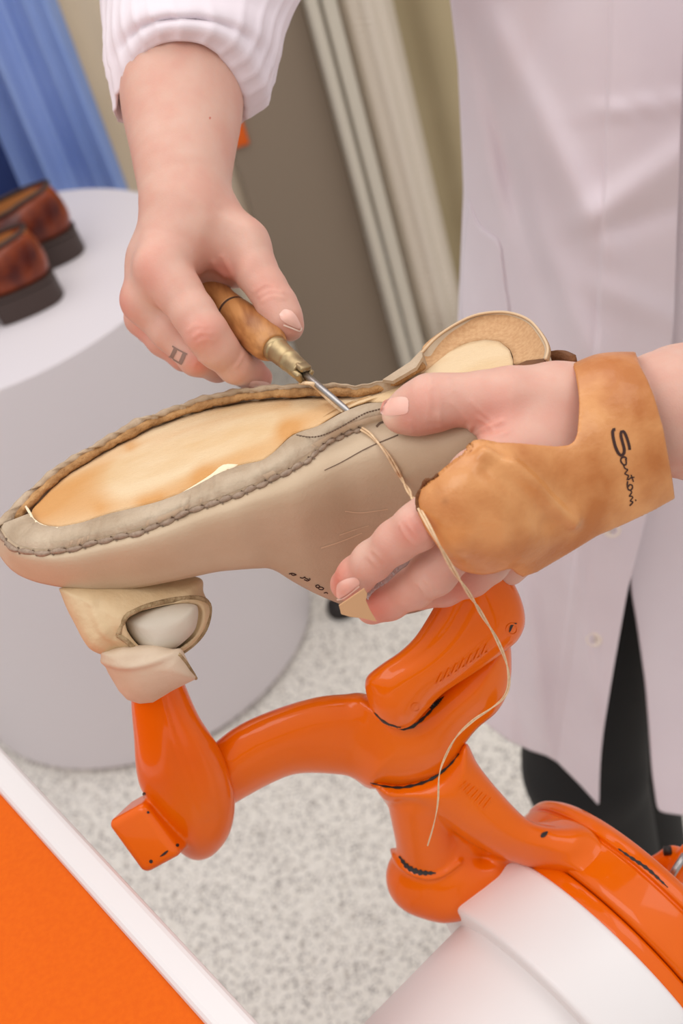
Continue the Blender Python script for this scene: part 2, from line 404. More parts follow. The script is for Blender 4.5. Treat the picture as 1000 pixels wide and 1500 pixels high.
def bvh(*objs):
    vs = []; fs = []
    for o in objs:
        off = len(vs); vs += [o.matrix_world @ v.co for v in o.data.vertices]; fs += [[i+off for i in p.vertices] for p in o.data.polygons]
    return BVHTree.FromPolygons(vs, fs)
def drape(T, path, lift):
    ds = []; vs = []
    for x, y in path:
        v = Vector(rdir(x, y)).normalized(); h = T.ray_cast(Vector(CO), v); vs.append(v)
        ds.append(None if h[0] is None else (h[0]-Vector(CO)).length)
    ok = [i for i, d in enumerate(ds) if d is not None]
    if not ok: ok = [0]; ds[0] = .7
    return [np.array(CO)+np.array(v)*(np.interp(i, ok, [ds[k] for k in ok])-lift) for i, v in enumerate(vs)]
def ribbon(T, path, w0, w1=None, lift=.0003, n=24, thick=.0008, taper=False):   # flat stroke lying on a surface, width in px
    w1 = w0 if w1 is None else w1
    p = smooth_path(path, n) if len(path) > 2 else resample(path, n)
    t = np.gradient(p, axis=0); t /= np.linalg.norm(t, axis=1)[:, None]+1e-9; nn = np.stack([-t[:, 1], t[:, 0]], 1)
    w = np.linspace(w0, w1, n)[:, None]/2
    if taper: w = w*(.15+.85*np.sin(np.linspace(.05, math.pi-.05, n)[:, None])**.7)*(1+.35*np.sin(np.arange(n)*1.9)[:, None])
    rows = [drape(T, p+nn*w*s, lift) for s in (-1, 0, 1)]
    V = [q for r in rows for q in r]; return V, grid_faces(3, n)
def patch(T, poly, lift, bulge=0, n=9):    # filled draped outline
    p = np.array(poly, float); p = smooth_path(np.vstack([p, p[:1]]), 33)[:-1]; c = p.mean(0); V = []; m = len(p)
    for i in range(n):
        s = 1-i/n
        pts = drape(T, c+(p-c)*s, lift+bulge*(1-s*s)); V += pts
    V += drape(T, [c], lift+bulge); F = grid_faces(n, m, True)
    F += [((n-1)*m+j, (n-1)*m+(j+1) % m, n*m) for j in range(m)]
    return V, F

# ================================================================== the setting
V, F = box((0, 2, -.05), (4, 0, 0), (0, 4, 0), (0, 0, .05)); tag(mesh('floor', V, F, M['terrazzo'], smooth=False), kind='structure')
V, F = box((0, 3.3, 1.4), (4, 0, 0), (0, .05, 0), (0, 0, 1.4)); tag(mesh('wall_back', V, F, M['wall'], smooth=False), kind='structure')

def xat(px, py, Y): return float(ony(px, py, Y)[0])
def cloth(x0, x1, Y, z0, z1, n, fold, amp, name, m, lean=0):
    V = []; nz = 14; nx = n
    for i in range(nz):
        z = z0+(z1-z0)*i/(nz-1)
        for j in range(nx):
            u = j/(nx-1); x = x0+(x1-x0)*u
            y = Y+amp*fold(u, (z-z0)/(z1-z0))
            V.append((x, y, z))
    o = mesh(name, V, grid_faces(nz, nx), m); solid(o, .004); return o
# garments and panels along the back
YB = 2.40
xb = xat(75, 0, YB)
o = cloth(xb-.75, xb+.01, YB, .25, 1.75, 300,
          lambda u, v: math.sin(u*62+1.0+v*2.2+1.5*math.sin(u*17))*.6+.3*math.sin(u*131+2+v)+.35*math.sin(u*23+v*2), .032, 'blue_dress', M['blue'])
tag(o, 'light blue pleated fabric hanging behind the white round pedestal', 'garment')
o = cloth(-1.75, xat(10, 230, YB-.06), YB-.07, .25, 1.75, 260, lambda u, v: math.sin(u*70+v+1.5*math.sin(u*13))*.8, .025, 'navy_dress', M['navy'])
tag(o, 'dark navy fabric hanging at the left edge, behind the brown loafers', 'garment')
x1 = xat(340, 227, YB+.02)
o = cloth(xb-.12, x1+.02, YB+.08, .2, 1.9, 60, lambda u, v: .8*math.sin(u*13+.4)+.3*math.sin(u*31+v*2), .03, 'beige_curtain', M['beige'])
tag(o, 'beige fabric hanging beside the blue pleated fabric, behind the awl-holding arm', 'curtain')
xr = xat(445, 0, YB)
V, F = box(((x1+xr)/2, YB+.05, 1.0), ((xr-x1)/2, 0, 0), (0, .02, 0), (0, 0, .98))
o = bevel(mesh('taupe_panel', V, F, M['taupe'], smooth=False), .004); o.location = (0, 0, .02)
tag(o, 'dark taupe upright display panel standing behind the awl handle', 'panel')
xr2 = xat(463, 0, YB); xr3 = xat(490, 0, YB)
for k, (a, b) in enumerate(((xr, xr2), (xr2+.006, xr3))):
    V, F = box(((a+b)/2, YB-.005, 1.0), ((b-a)/2, 0, 0), (0, .025, 0), (0, 0, 1.0))
    o = bevel(mesh('upright_rail', V, F, M['rail'], smooth=False), .006)
    tag(o, ('left one of two pale upright rails, touching the dark taupe panel' if k == 0 else
            'right one of two pale upright rails, touching the ribbed cream fabric'), 'rail', 'pale rails beside the taupe panel')
xc = xat(576, 0, YB)
o = cloth(xr3+.004, xc, YB+.03, .1, 1.9, 40, lambda u, v: -math.sin(u*math.pi)*1.5+.15*math.sin(u*20+v*3), .03, 'ribbed_curtain', M['ribbed'])
tag(o, 'cream ribbed fabric column hanging between the rails and the khaki curtain', 'curtain')
o = cloth(xc+.005, xat(1000, 0, YB)+.9, YB+.10, .1, 1.9, 120, lambda u, v: .8*math.sin(u*40+.6)+.3*math.sin(u*90), .03, 'khaki_curtain', M['khaki'])
tag(o, 'khaki folded curtain just left of the white coat', 'curtain')
a = ony(344, 170, 2.35); 
V, F = box(ony(338, 182, YB+.026), (.022, 0, 0), (0, .004, .0), (.0, 0, .045))
o = bevel(mesh('orange_tag', V, F, M['orangecloth']), .002); tag(o, 'small orange cloth strip showing beside the bare forearm under the rolled cuff', 'tag')

# white round pedestal
PC = (-.414, 1.939); PR, PH = .3176, .7463
V, F = lathe((*PC, 0), (0, 0, 1), rprof([(0, 0.001), (0, PR-.012), (.012, PR-.012), (.014, PR), (PH, PR), (PH, .001)], .003), 160)
o = mesh('display_pedestal', V, F, M['pedestal'])
m = o.modifiers.new('es', 'EDGE_SPLIT'); m.split_angle = math.radians(40)
tag(o, 'white round display pedestal standing on the speckled floor, carrying brown loafers', 'pedestal')

# brown loafers
def foot(u, grow=0):                      # outline of a shoe, heel at x=0, toe at x=-.29 ; u in 0..1
    t = 2*math.pi*u; c, s = math.cos(t), math.sin(t)
    x = -.145+.145*c; hw = .0385+.009*math.sin((x+.03)/.29*-math.pi*1.15)
    if x < -.22: hw *= math.sqrt(max(0, 1-((-.22-x)/.075)**2))**.5 if x > -.295 else 0
    y = (1 if s >= 0 else -1)*hw*min(1, abs(s)**.75*1.18)
    return x*(1+grow/.145)+grow, y*(1+grow/.04)
def loafer(loc, rot, label):
    root = empty('loafer', loc, label, 'shoe', 'brown loafers on the pedestal'); root.rotation_euler.z = rot; root.scale = (1.12, 1.12, 1.12)
    n = 72
    def ring(grow, z, pinch=0, dx=0):
        r = []
        for j in range(n):
            x, y = foot(j/n, grow); zz = z(x) if callable(z) else z
            r.append((x+dx*(1 if x > -.05 else 0), y*(1-pinch), zz))
        return r
    top = lambda x: .103-.022*min(1, max(0, -x/.10))+(-.02 if x < -.12 else 0)*1
    R = ring(0, .037)+ring(.0035, .048)+ring(.004, .062)+ring(0, .082 if 0 else (lambda x: .55*.062+.45*top(x)+.004), .06)+ring(-.003, top, .2, -.004)
    up = mesh('upper', R, grid_faces(5, n, True), M['shoe'], root); solid(up, .004); subd(up, 1)
    L = ring(-.006, lambda x: top(x)-.002, .22)+ring(-.005, .05, .1)+ring(-.008, .034, .1)
    L.append((-.145, 0, .034)); f = grid_faces(3, n, True)+[(2*n+j, 2*n+(j+1) % n, 3*n) for j in range(n)]
    mesh('lining', L, f, M['shoelining'], root)
    tr = [Vector(v) for v in ring(-.003, lambda x: top(x)+.001, .2, -.004)]; V, F = tube([tuple(v) for v in tr+tr[:1]], .0028, 6, False)
    mesh('top_line_trim', V, F, M['shoetrim'], root)
    s = ring(.004, .0315)+ring(.005, .038); V = s; F = grid_faces(2, n, True)+[tuple(range(n)), tuple(range(n, 2*n))]
    bevel(mesh('sole', V, F, M['heel'], root, smooth=False), .0015)
    hb = []
    hp = [foot(j/n, .004) for j in range(n)]; hp = [p for p in hp if p[0] > -.075]; hp.sort(key=lambda p: math.atan2(p[1], p[0]+.04))
    hb = [(x*1+.002, y*1.02, 0) for x, y in hp]+[(x, y, .031) for x, y in hp]; k = len(hp)
    bevel(mesh('heel', hb, grid_faces(2, k, True)+[tuple(range(k)), tuple(range(k, 2*k))], M['heel'], root, smooth=False), .0015)
    return root
h1 = onz(112, 436, PH); h2 = onz(142, 368, PH)
dirv = onz(88, 440, PH)-onz(0, 472, PH); RZ = math.atan2(dirv[1], dirv[0])+.05
LOAF = [((h1[0]-.025, h1[1]+.02, PH), RZ-.32, 'brown burnished leather loafer nearer the front edge of the white pedestal, heel towards the arm'),
        ((h2[0]-.025, h2[1]+.02, PH), RZ-.32, 'brown burnished leather loafer farther back on the white pedestal, partly behind the other')]
for q in LOAF: loafer(*q)

# table with an orange inlay and a white rim
ZT = 1.05
a0, a1 = onz(0, 1092, ZT), onz(382, 1500, ZT); b0 = onz(0, 1160, ZT)
e = (a1-a0)/np.linalg.norm(a1-a0); nn = np.array([e[1], -e[0], 0]); nn = nn if nn @ (b0-a0) > 0 else -nn
rw = float(nn @ (b0-a0)); s0, s1 = -.35, .75
A0 = a0+e*s0; LEN = s1-s0; WID = .8; z = np.array([0, 0, 1.])
tb = empty('work_table', tuple(A0+e*LEN/2+nn*WID/2-z*ZT), 'white rimmed work table with an orange inlaid top', 'table')
mb = MB()
mb.add(box(A0+e*LEN/2+nn*rw/2-z*.03, e*LEN/2, nn*rw/2, z*.03)); mb.add(box(A0+e*LEN/2+nn*(WID-rw/2)-z*.03, e*LEN/2, nn*rw/2, z*.03))
for t in (rw/2, LEN-rw/2): mb.add(box(A0+e*t+nn*WID/2-z*.03, e*rw/2, nn*(WID/2-rw), z*.03))
child(bevel(mb.build('rim', mat('rim_paint', rgb(226, 221, 220), .4, bump=.04, bscale=300), False), .004, 3), tb)
V, F = box(A0+e*LEN/2+nn*WID/2-z*.022, e*(LEN/2-rw+.001), nn*(WID/2-rw+.001), z*.016)
child(mesh('inlay_sheet', V, F, M['matorange'], smooth=False), tb)
for i in (.05, LEN-.05):
    for j in (.05, WID-.05):
        V, F = box(A0+e*i+nn*j-z*(.06+(ZT-.06)/2), e*.025, nn*.025, z*((ZT-.06)/2)); child(mesh('leg', V, F, M['white_paint'], smooth=False), tb)

# small dark thing on the floor, kind unknown
q = onz(503, 893, 0); V, F = lathe((q[0], q[1], 0), (0, 0, 1), rprof([(0, .001), (0, .03), (.022, .027), (.03, .012), (.03, .001)], .006), 32)
tag(mesh('dark_floor_object', V, F, M['black']), 'small unidentified black round object on the speckled floor, showing below the index fingertip', 'object')
# ================================================================== the orange stand that carries the shoe
def dv(x, y): return .72+.0002*(y-950)
def dvp(y): return .687+.0003*(y-950)
t0 = P(835, 1440, .82)
VR = empty('shoemaking_stand', (float(t0[0]), float(t0[1]), 0), 'orange cast iron shoemaking stand with jointed arms on a white stepped drum', 'stand')
def field_px(x0, x1, y0, y1, d0, d1, h):
    cs = np.array([C(x, y, d) for x in (x0, x1) for y in (y0, y1) for d in (d0, d1)]); return Field(cs.min(0), cs.max(0), h)
def sdfmesh(f, name, m, crs=None):
    V, Fc, N = f.mesh()
    if crs: V = crease(V, N, crs)
    return mesh(name, W(V), Fc, m, fix=False), V, N
H = .0014
# post with its square stub
f = field_px(140, 370, 930, 1290, .60, .84, H)
f.extr([(194, 950), (193, 975), (192, 1030), (196, 1080), (199, 1125), (206, 1155), (222, 1180), (245, 1225), (262, 1247), (285, 1260), (310, 1254), (334, 1226),
        (344, 1185), (339, 1140), (319, 1092), (292, 1050), (272, 1005), (262, 975), (258, 950)], dvp(1120), .05, .02, 0, tilt=(0, .0003))
bc = C(226, 1213, dvp(1219)-.005); ux = C(262, 1245, .77)-C(218, 1277, .77); uy = C(262, 1245, .77)-C(212, 1161, .77)
uz = np.cross(ux, uy); uz /= np.linalg.norm(uz); 
f.box(bc, (ux/np.linalg.norm(ux)+.25*uz, uy, uz-.25*ux/np.linalg.norm(ux)), (.0128, .0175, .018), .004, .002)
post, _, _ = sdfmesh(f, 'post', M['orange'], [([(232, 1010), (250, 1070), (272, 1130), (302, 1205)], .0022, 22, 9), ([(232, 1010), (250, 1070), (272, 1130), (302, 1205)], -.0004, 3, 9)]); child(post, VR)
# curved arm and cradle
f = field_px(290, 790, 920, 1190, .66, .9, H)
f.extr([(300, 1100), (345, 1065), (400, 1040), (460, 1022), (505, 1017), (535, 1020), (560, 1040), (600, 1060), (600, 1150), (545, 1145), (500, 1135), (440, 1133),
        (400, 1146), (345, 1176), (305, 1200)], dv(440, 1090)+.014, .046, .019, 0, tilt=(.00006, .0002))
f.extr([(530, 1030), (560, 1030), (600, 1040), (650, 1005), (700, 960), (742, 938), (749, 975), (744, 1012), (728, 1042), (700, 1066), (682, 1088), (670, 1110),
        (642, 1138), (600, 1150), (560, 1148), (535, 1140)], dv(630, 1080)+.002, .055, .02, .012, tilt=(-.00003, .0002))
arm, _, _ = sdfmesh(f, 'swing_arm', M['orange']); child(arm, VR)
# lever
f = field_px(500, 800, 780, 1110, .60, .84, H)
f.extr([(534, 1005), (538, 990), (560, 972), (585, 955), (606, 935), (622, 912), (640, 880), (652, 845), (672, 815), (715, 812), (742, 838), (762, 875), (769, 908),
        (762, 932), (745, 950), (700, 982), (650, 1015), (625, 1040), (600, 1064), (575, 1067), (552, 1052), (540, 1030)], dv(650, 950)-.02, .042, .014, 0, tilt=(0, .00016))
lever, _, _ = sdfmesh(f, 'lever', M['orange'], [([(572, 985), (620, 960), (655, 925), (680, 880)], .0012, 9, 9)]); child(lever, VR)
# clamp ring and stepped drum about one nearly level axis
al = math.asin(.284); D = np.array([.757*math.cos(al), .654*math.cos(al), math.sin(al)])
d0 = .80; c0 = C(807, 1501, d0); DW = D[0]*CR+D[1]*CU+D[2]*FW; A = W(c0); px = d0/F_PX; L = 113*px
# lower arm, pin, ball foot
f = field_px(530, 960, 1070, 1370, .66, .92, H)
f.extr([(545, 1149), (590, 1154), (640, 1137), (664, 1112), (682, 1088), (700, 1120), (732, 1160), (772, 1200), (808, 1213), (850, 1222), (862, 1250), (840, 1280), (790, 1272), (738, 1258),
        (690, 1235), (642, 1202), (602, 1180), (566, 1174)], dv(660, 1170)+.01, .05, .018, 0, tilt=(0, .0002))
f.chain([(612, 1160, dv(612, 1160)+.012, 47), (630, 1262, dv(630, 1262)+.02, 44)], .004)
f.chain([(620, 1285, dv(620, 1285)+.022, 55), (650, 1290, dv(650, 1290)+.022, 55), (735, 1290, dv(735, 1290)+.03, 50)], .008)
f.extr([(655, 1190), (700, 1228), (715, 1245), (700, 1252), (706, 1262), (730, 1265), (740, 1290), (700, 1310), (655, 1290)], dv(690, 1250)+.022, .03, .01, .012)
f.disc(c0+D*(L+.0225), D, 231*px, .0085, .022)
lower, _, _ = sdfmesh(f, 'lower_arm', M['orange'], [([(574, 1240), (590, 1268), (618, 1282), (645, 1280), (672, 1262)], -.003, 4, 9),
    ([(520, 1141), (545, 1149), (590, 1155), (640, 1138), (668, 1110)], -.002, 3, 9)]); child(lower, VR)
def drum(name, prof, m, rad=.003, seg=128): V, F = lathe(A, DW, rprof(prof, rad), seg); o = mesh(name, V, F, m); mm = o.modifiers.new('es', 'EDGE_SPLIT'); mm.split_angle = math.radians(35); return child(o, VR)
drum('drum', [(-.14, .001), (-.14, 190*px), (0.002, 190*px), (.002, .001)], M['white_paint'], .002)
drum('drum_collar', [(0, .001), (0, 229*px), (L, 229*px), (L, .001)], M['white_paint'], .004)
drum('flange', [(L-.002, .001), (L-.002, 222*px), (L+.004, 224*px), (L+.009, 222*px), (L+.0095, 205*px), (L+.02, .001)], M['orange'], .002)
drum('clamp_ring', [(L+.0095, .001), (L+.0095, 215*px), (L+.0098, 228*px), (L+.014, 233*px), (L+.033, 236*px), (L+.0338, 231*px), (L+.0352, 231*px), (L+.036, 237*px), (L+.042, 236*px), (L+.047, 222*px), (L+.048, .001)], M['orange'], .002)
f = field_px(930, 1060, 1220, 1350, .72, .95, H)
f.chain([(960, 1272, .845, 18), (985, 1258, .84, 17), (1020, 1262, .84, 18)], .004); f.chain([(985, 1290, .83, 15), (1010, 1250, .83, 16)], .004)
kb, _, _ = sdfmesh(f, 'locking_knob', M['orange']); child(kb, VR)
V, F = tube([P(975, 1295, .82), P(1003, 1252, .82)], .0022, 10); child(mesh('locking_pin', V, F, M['steel']), VR)
V, F = tube([P(972, 1246, .835), P(982, 1246, .835)], .003, 10); child(mesh('locking_screw', V, F, M['black']), VR)
q = A-DW*.09; V, F = lathe((q[0], q[1], 0), (0, 0, 1), rprof([(0, .001), (0, .17), (.02, .165), (.035, .05), (q[2]-.02, .05), (q[2]-.02, .001)], .01), 48)
child(mesh('column', V, F, M['white_paint']), VR)
# worn paint, small marks, and black strips painting shade into gaps and grooves
TV = bvh(post, arm, lever, lower, *[o for o in VR.children if o.name.startswith(('clamp', 'flange', 'ring_lug'))])
for path, w0, w1 in (([(548, 1044), (560, 1056), (578, 1065), (600, 1066), (622, 1050), (648, 1022)], 5, 4), ([(542, 1147), (566, 1152), (592, 1153), (628, 1143), (655, 1124), (672, 1104)], 4, 4),
                     ([(584, 1254), (597, 1270), (615, 1278), (638, 1279)], 7, 8), ([(792, 1226), (802, 1218)], 8, 5), ([(746, 926), (750, 916), (757, 913)], 4, 3), ([(246, 1246), (240, 1251), (234, 1255)], 4, 2.5),
                     ([(630, 1038), (650, 1020)], 8, 3), ([(905, 1243), (925, 1257), (950, 1274), (978, 1300)], 5, 4)):
    child(mesh('chip_and_gap_shade', *ribbon(TV, path, w0, w1, .0004, 28, taper=True), M['black']), VR)
for x, y, r in ((221, 1262, 2.8), (211, 1163, 2.5), (260, 1238, 2.5), (217, 1190, 2)):
    child(mesh('chip_and_gap_shade', *patch(TV, [(x+r*math.cos(t), y+r*math.sin(t)) for t in np.linspace(0, 6.28, 9)[:-1]], .0003), M['black']), VR)
for x, y, r in ((750, 922, 8), (609, 1037, 6)):
    child(mesh('cast_boss', *ribbon(TV, [(x+r*math.cos(t), y+r*math.sin(t)) for t in np.linspace(0, 6.28, 12)], 2.2, 2.2, .0005), M['orange']), VR)
mb = MB()
for i in range(7):
    x, y = 640+i*11, 1003-i*7
    mb.add(ribbon(TV, [(x, y), (x+7, y-16)], 3, 3, .0009)); mb.add(ribbon(TV, [(x+1, y-1), (x+8, y-5)], 3, 3, .0009))
child(mb.build('cast_lettering', M['orange']), VR); mb = MB()
for i in range(7):
    x, y = 672+i*6, 1155+i*5; mb.add(ribbon(TV, [(x, y), (x+12, y-10-i)], 2, 2, .0007))
child(mb.build('cast_marks', M['orange']), VR)
# leather padding on the post head
f = field_px(70, 330, 830, 1050, .60, .76, .0012)
DP = .684
f.extr([(86, 862), (98, 892), (110, 915), (122, 938), (135, 953), (160, 961), (200, 962), (230, 970), (258, 960), (282, 945), (301, 920), (308, 893), (298, 868), (288, 845), (200, 845), (130, 850)], DP+.012, .07, .022, 0, tilt=(.0001, -.0001))
f.extr([(182, 908), (196, 899), (222, 891), (256, 885), (286, 886), (296, 893), (294, 915), (284, 932), (256, 953), (228, 963), (208, 950), (190, 930)], DP-.022, .046, .004, .002, 'c')
wrap, wv, wn = sdfmesh(f, 'wrap', M['wrap'], [([(120, 880), (140, 930), (175, 958)], .0015, 8, 9), ([(170, 930), (145, 890)], .002, 12, 9)]); child(wrap, VR)
f = field_px(160, 320, 860, 990, .60, .76, .0012)
f.extr([(180, 909), (196, 899), (222, 890), (256, 884), (284, 885), (290, 893), (288, 915), (279, 931), (252, 953), (228, 962), (208, 950), (190, 930)], DP+.001, .045, .012, 0)
pad, _, _ = sdfmesh(f, 'pad', M['pad']); child(pad, VR)
TW = bvh(wrap, pad)
rim = [(176, 930), (186, 906), (200, 897), (220, 889), (256, 881), (288, 879), (303, 889), (300, 915), (287, 936), (262, 955), (230, 967), (206, 953), (188, 938), (176, 930)]
rim = [(240+(x-240)*1.05, 922+(y-922)*1.07) for x, y in rim]
V, F = tube(smooth_path(drape(TW, rim, .0001), 70), .0013, 8); child2(mesh('raw_edge', V, F, M['wrapedge']), wrap)
f = field_px(130, 310, 930, 1050, .60, .76, .0012)
f.extr([(146, 955), (158, 985), (174, 1012), (186, 1025), (204, 1031), (224, 1029), (252, 1012), (288, 994), (280, 978), (268, 955), (230, 945), (180, 945)],   .701, .078, .014, 0, smooth=False, tilt=(0, .0002))
strap, _, _ = sdfmesh(f, 'strap', M['strap'], [([(150, 968), (180, 976), (215, 972), (262, 955)], -.0015, 5, 9)]); child(strap, VR)
TS = bvh(strap)
V, F = tube(smooth_path(drape(TS, [(262, 958), (272, 970), (280, 982), (287, 994)], .0002), 24), .0009, 6); child2(mesh('raw_edge', V, F, M['wrapedge']), strap)
# ================================================================== the moccasin being sewn, sole up
NV = np.array([-.311, .81, .5]); NV /= np.linalg.norm(NV)          # sole normal, view frame, third component towards the viewer
NC = NV*np.array([1, 1, -1])
AX = np.array([.933, .358, 0.0]); WV = np.cross(NV, AX); WV /= np.linalg.norm(WV); WC = WV*np.array([1, 1, -1])
def kray(x, y): return (x-500)/F_PX*NV[0]-(y-750)/F_PX*NV[1]-NV[2]
C0 = kray(430, 690)*.645
def SP(x, y, h=0.0): return C(x, y, (C0+h)/kray(x, y))              # pixel + height over the sole plane -> view frame
sole_d = lambda x, y, h=0: (C0+h)/kray(x, y)
SH = empty('moccasin', tuple(P(420, 700, sole_d(420, 700))), 'beige leather moccasin held upside down, half sewn, its bare tan sole facing up', 'shoe')
NS = 200
nearA = [(46, 752), (50, 760), (63, 769), (87, 772), (122, 765), (157, 753), (196, 744), (231, 735), (259, 725), (287, 712), (308, 700), (322, 692), (352, 681), (384, 675), (401, 663),
         (419, 645), (429, 637), (443, 631), (464, 626), (492, 609), (510, 600), (538, 590), (566, 590), (610, 592), (660, 588), (710, 577), (735, 568), (743, 563)]
farA = [(743, 563), (750, 547), (752, 530), (746, 512), (731, 500), (710, 497), (686, 501), (659, 513), (620, 546), (587, 562), (552, 574), (524, 580), (482, 582), (440, 582), (405, 584), (370, 587), (335, 593), (297, 600),
        (259, 613), (224, 627), (196, 641), (168, 654), (140, 671), (101, 694), (77, 715), (60, 733), (48, 745), (46, 752)]
anch = [((-6, 772), (-10, 796)), ((10, 795), (10, 833)), ((30, 806), (42, 851)), ((63, 810), (90, 861)), ((100, 806), (130, 865)), ((147, 793), (172, 865)), ((190, 783), (216, 859)), ((238, 767), (270, 848)), ((283, 748), (320, 837)),
        ((332, 731), (370, 833)), ((368, 716), (398, 832)), ((401, 701), (430, 853)), ((429, 687), (462, 870)), ((464, 663), (500, 886)), ((497, 641), (535, 898)), ((529, 628), (560, 903)),
        ((565, 617), (600, 900)), ((610, 611), (650, 885)), ((660, 606), (705, 850)), ((715, 595), (745, 790)), ((765, 570), (790, 690)), ((792, 540), (806, 600))]
sx = smooth_path([a for a, b in anch], NS); 
# same parameter for the lower edge: anchors by index
ts = [0]
for a, b in zip(anch[:-1], anch[1:]): ts.append(ts[-1]+math.dist(a[0], b[0]))
tt = np.linspace(0, ts[-1], NS); seam = sx
bot = np.stack([np.interp(tt, ts, [b[k] for a, b in anch]) for k in (0, 1)], 1)
kk = np.ones(7)/7; 
for k in (0, 1): bot[3:-3, k] = np.convolve(bot[:, k], kk, 'valid')
na = np.array(nearA, float)
# insole edge matched to the seam by direction
tA = [0]
for a, b in zip(nearA[:-1], nearA[1:]): tA.append(tA[-1]+math.dist(a, b))
pairs = [(0, 0), (10, 1.2), (63, 3), (147, 5), (238, 7.5), (332, 11.2), (401, 13.2), (464, 16.5), (497, 18.8), (529, 20.6), (565, 22), (610, 23), (660, 24), (715, 25), (792, 27)]
def Apt(i):
    ti = np.interp(np.interp(seam[i, 0], [-6]+[p[0] for p in pairs[1:]], [p[1] for p in pairs]), range(len(tA)), tA)
    return np.array([np.interp(ti, tA, na[:, k]) for k in (0, 1)])
Ain = np.array([Apt(i) for i in range(NS)])
for k in (0, 1): Ain[2:-2, k] = np.convolve(Ain[:, k], np.ones(5)/5, 'valid')
farrim = [(752, 500), (700, 470), (650, 492), (617, 516), (597, 535), (573, 551), (545, 561), (524, 563), (496, 562), (468, 561), (440, 561), (387, 565), (345, 570), (300, 579), (262, 592), (227, 605), (196, 615), (154, 640),
          (122, 659), (91, 676), (70, 692), (48, 712), (27, 731), (8, 750), (-3, 764), (-6, 772)]
NF = 160
fr = smooth_path(farrim[3:], NF); fA = resample(farA[8:], NF)
for i in range(NF): fr[i, 1] += 1.2*math.sin(i*.55)+.8*math.sin(i*1.3)
centre = lambda p, q, dep: .5*(p+q)-NC*dep
wn = np.random.default_rng(3).normal(size=400); wn = np.convolve(wn, np.ones(5)/5, 'same')
rows = []                                    # near side, toe to heel
hF = -(bot[:, 1]-seam[:, 1])/2.38e3
ins_c = lambda i: None
midline = []
for i in range(NS):
    a, s, b = Ain[i], seam[i], bot[i]; x = s[0]
    hb = float(hF[i]); g = .0012+.0004*wn[i % 400]+.0010*wn[(i*2) % 400]*math.exp(-(max(0, x-20)/60)**2)+.0007*wn[(i*3+90) % 400]
    up = .0035*float(np.exp(-((x-505)/55)**2))       # the lip that is being stitched stands up
    lead = [SP(*a, .0005), SP(*(a+(s-a)*.04), .0026+g+up), SP(*(a*.66+s*.34), .0032+g+up*.7), SP(*(a*.36+s*.64), .0026+g*.5+up*.3), SP(*(a*.12+s*.88), .0004), SP(*s, -.0014)]
    drop = b-s; w = []
    for t, hh in ((.05, .02), (.11, .04), (.18, .085), (.28, .17), (.4, .29), (.55, .46), (.7, .64), (.84, .82), (.94, .94), (1, 1.05)):
        w.append(SP(*(s+drop*t), -.0012+hb*hh))
    e = w[-1]+WC*.012-NC*.002; c = w[-1]+WC*.034-NC*.001+NC*0
    rows.append(lead+w+[e, c])
V = [p for r in rows for p in r]; nr = len(rows[0])
UV_, UF = V, grid_faces(NS, nr)
# far side, heel to toe
rows2 = []
for i in range(NF):
    r, a = fr[i], fA[i]; tz = i/(NF-1); hr = .009*(1-tz)**.35+.002*tz; hr = max(.0025, hr)
    R = SP(*r, hr); dn = .045*(1-tz)+.012
    inn = SP(*(r*.86+a*.14), hr*.93); rows2.append([SP(*(r*.5+a*.5), hr*.55), inn, R, R-NC*.002+WC*.0014, R-NC*dn*.35+WC*.003, R-NC*dn*.8-WC*.005*(1-tz), R-NC*dn-WC*.02*(1-tz)])
off = len(UV_); V2 = [p for r in rows2 for p in r]
upper = mesh('upper', W(np.array(UV_)), UF, M['upper']); child(upper, SH)
far = mesh('far_flap', W(np.array(V2)), grid_faces(NF, len(rows2[0])), M['flap']); child(solid(far, .0012), SH)
# crinkle of the near flap and a few fold lines
me = upper.data; q = vpx(np.array(UV_))
NU = np.array([CR, CU, FW]) @ np.array([v.normal for v in me.vertices]).T
# flap band colour: a sub-mesh over the flap part only
band = [p+NC*.0005 for r in rows for p in (r[0]-NC*.0012, r[1], r[2], r[3], r[4])]
fb = mesh('near_flap', W(np.array(band)), grid_faces(NS, 5), mat('flap_near', rgb(192, 172, 147), .6, vscale=45, col2=rgb(172, 150, 124), bump=.45, bscale=380, bdist=.0015)); child(fb, SH)
# tan welt inside the far flap
mb = MB(); w0 = [SP(*(fr[i]*.36+fA[i]*.64), .0018+.0030*(1-i/NF)) for i in range(0, NF, 1)]
mb.add(tube(W(np.array(w0)), np.array([.0023+.0006*wn[i] for i in range(NF)]), 8))
child(mb.build('welt', M['raw']), SH)
# insole
fi = resample(farA[::-1], 160); ni = resample(nearA, 160); V = []; NW = 16
for i in range(160):
    for j in range(NW):
        t = j/(NW-1); p = ni[i]*(1-t)+fi[i]*t; V.append(SP(*p, .0022*(1-(2*t-1)**2)*min(1, i/20)+.0002))
ins = mesh('insole', W(np.array(V)), grid_faces(160, NW), M['insole']); child(solid(ins, .003), SH)
qi = vpx(np.array(V)); gs = lambda x0, y0, x1, y1, w, a_: a_*np.exp(-(segdist(qi, [np.array((x0, y0), float), np.array((x1, y1), float)])/w)**2)
attr(ins, 'tan', np.clip(gs(60, 752, 130, 735, 34, .85)+gs(60, 740, 190, 655, 14, .6)+gs(190, 655, 420, 592, 8, .5)+gs(215, 738, 300, 700, 18, .75)+gs(300, 690, 420, 632, 22, .8)+gs(420, 630, 480, 600, 16, .6)+gs(150, 745, 230, 730, 12, .4)-gs(190, 690, 380, 630, 26, .9), 0, 1)*.9)
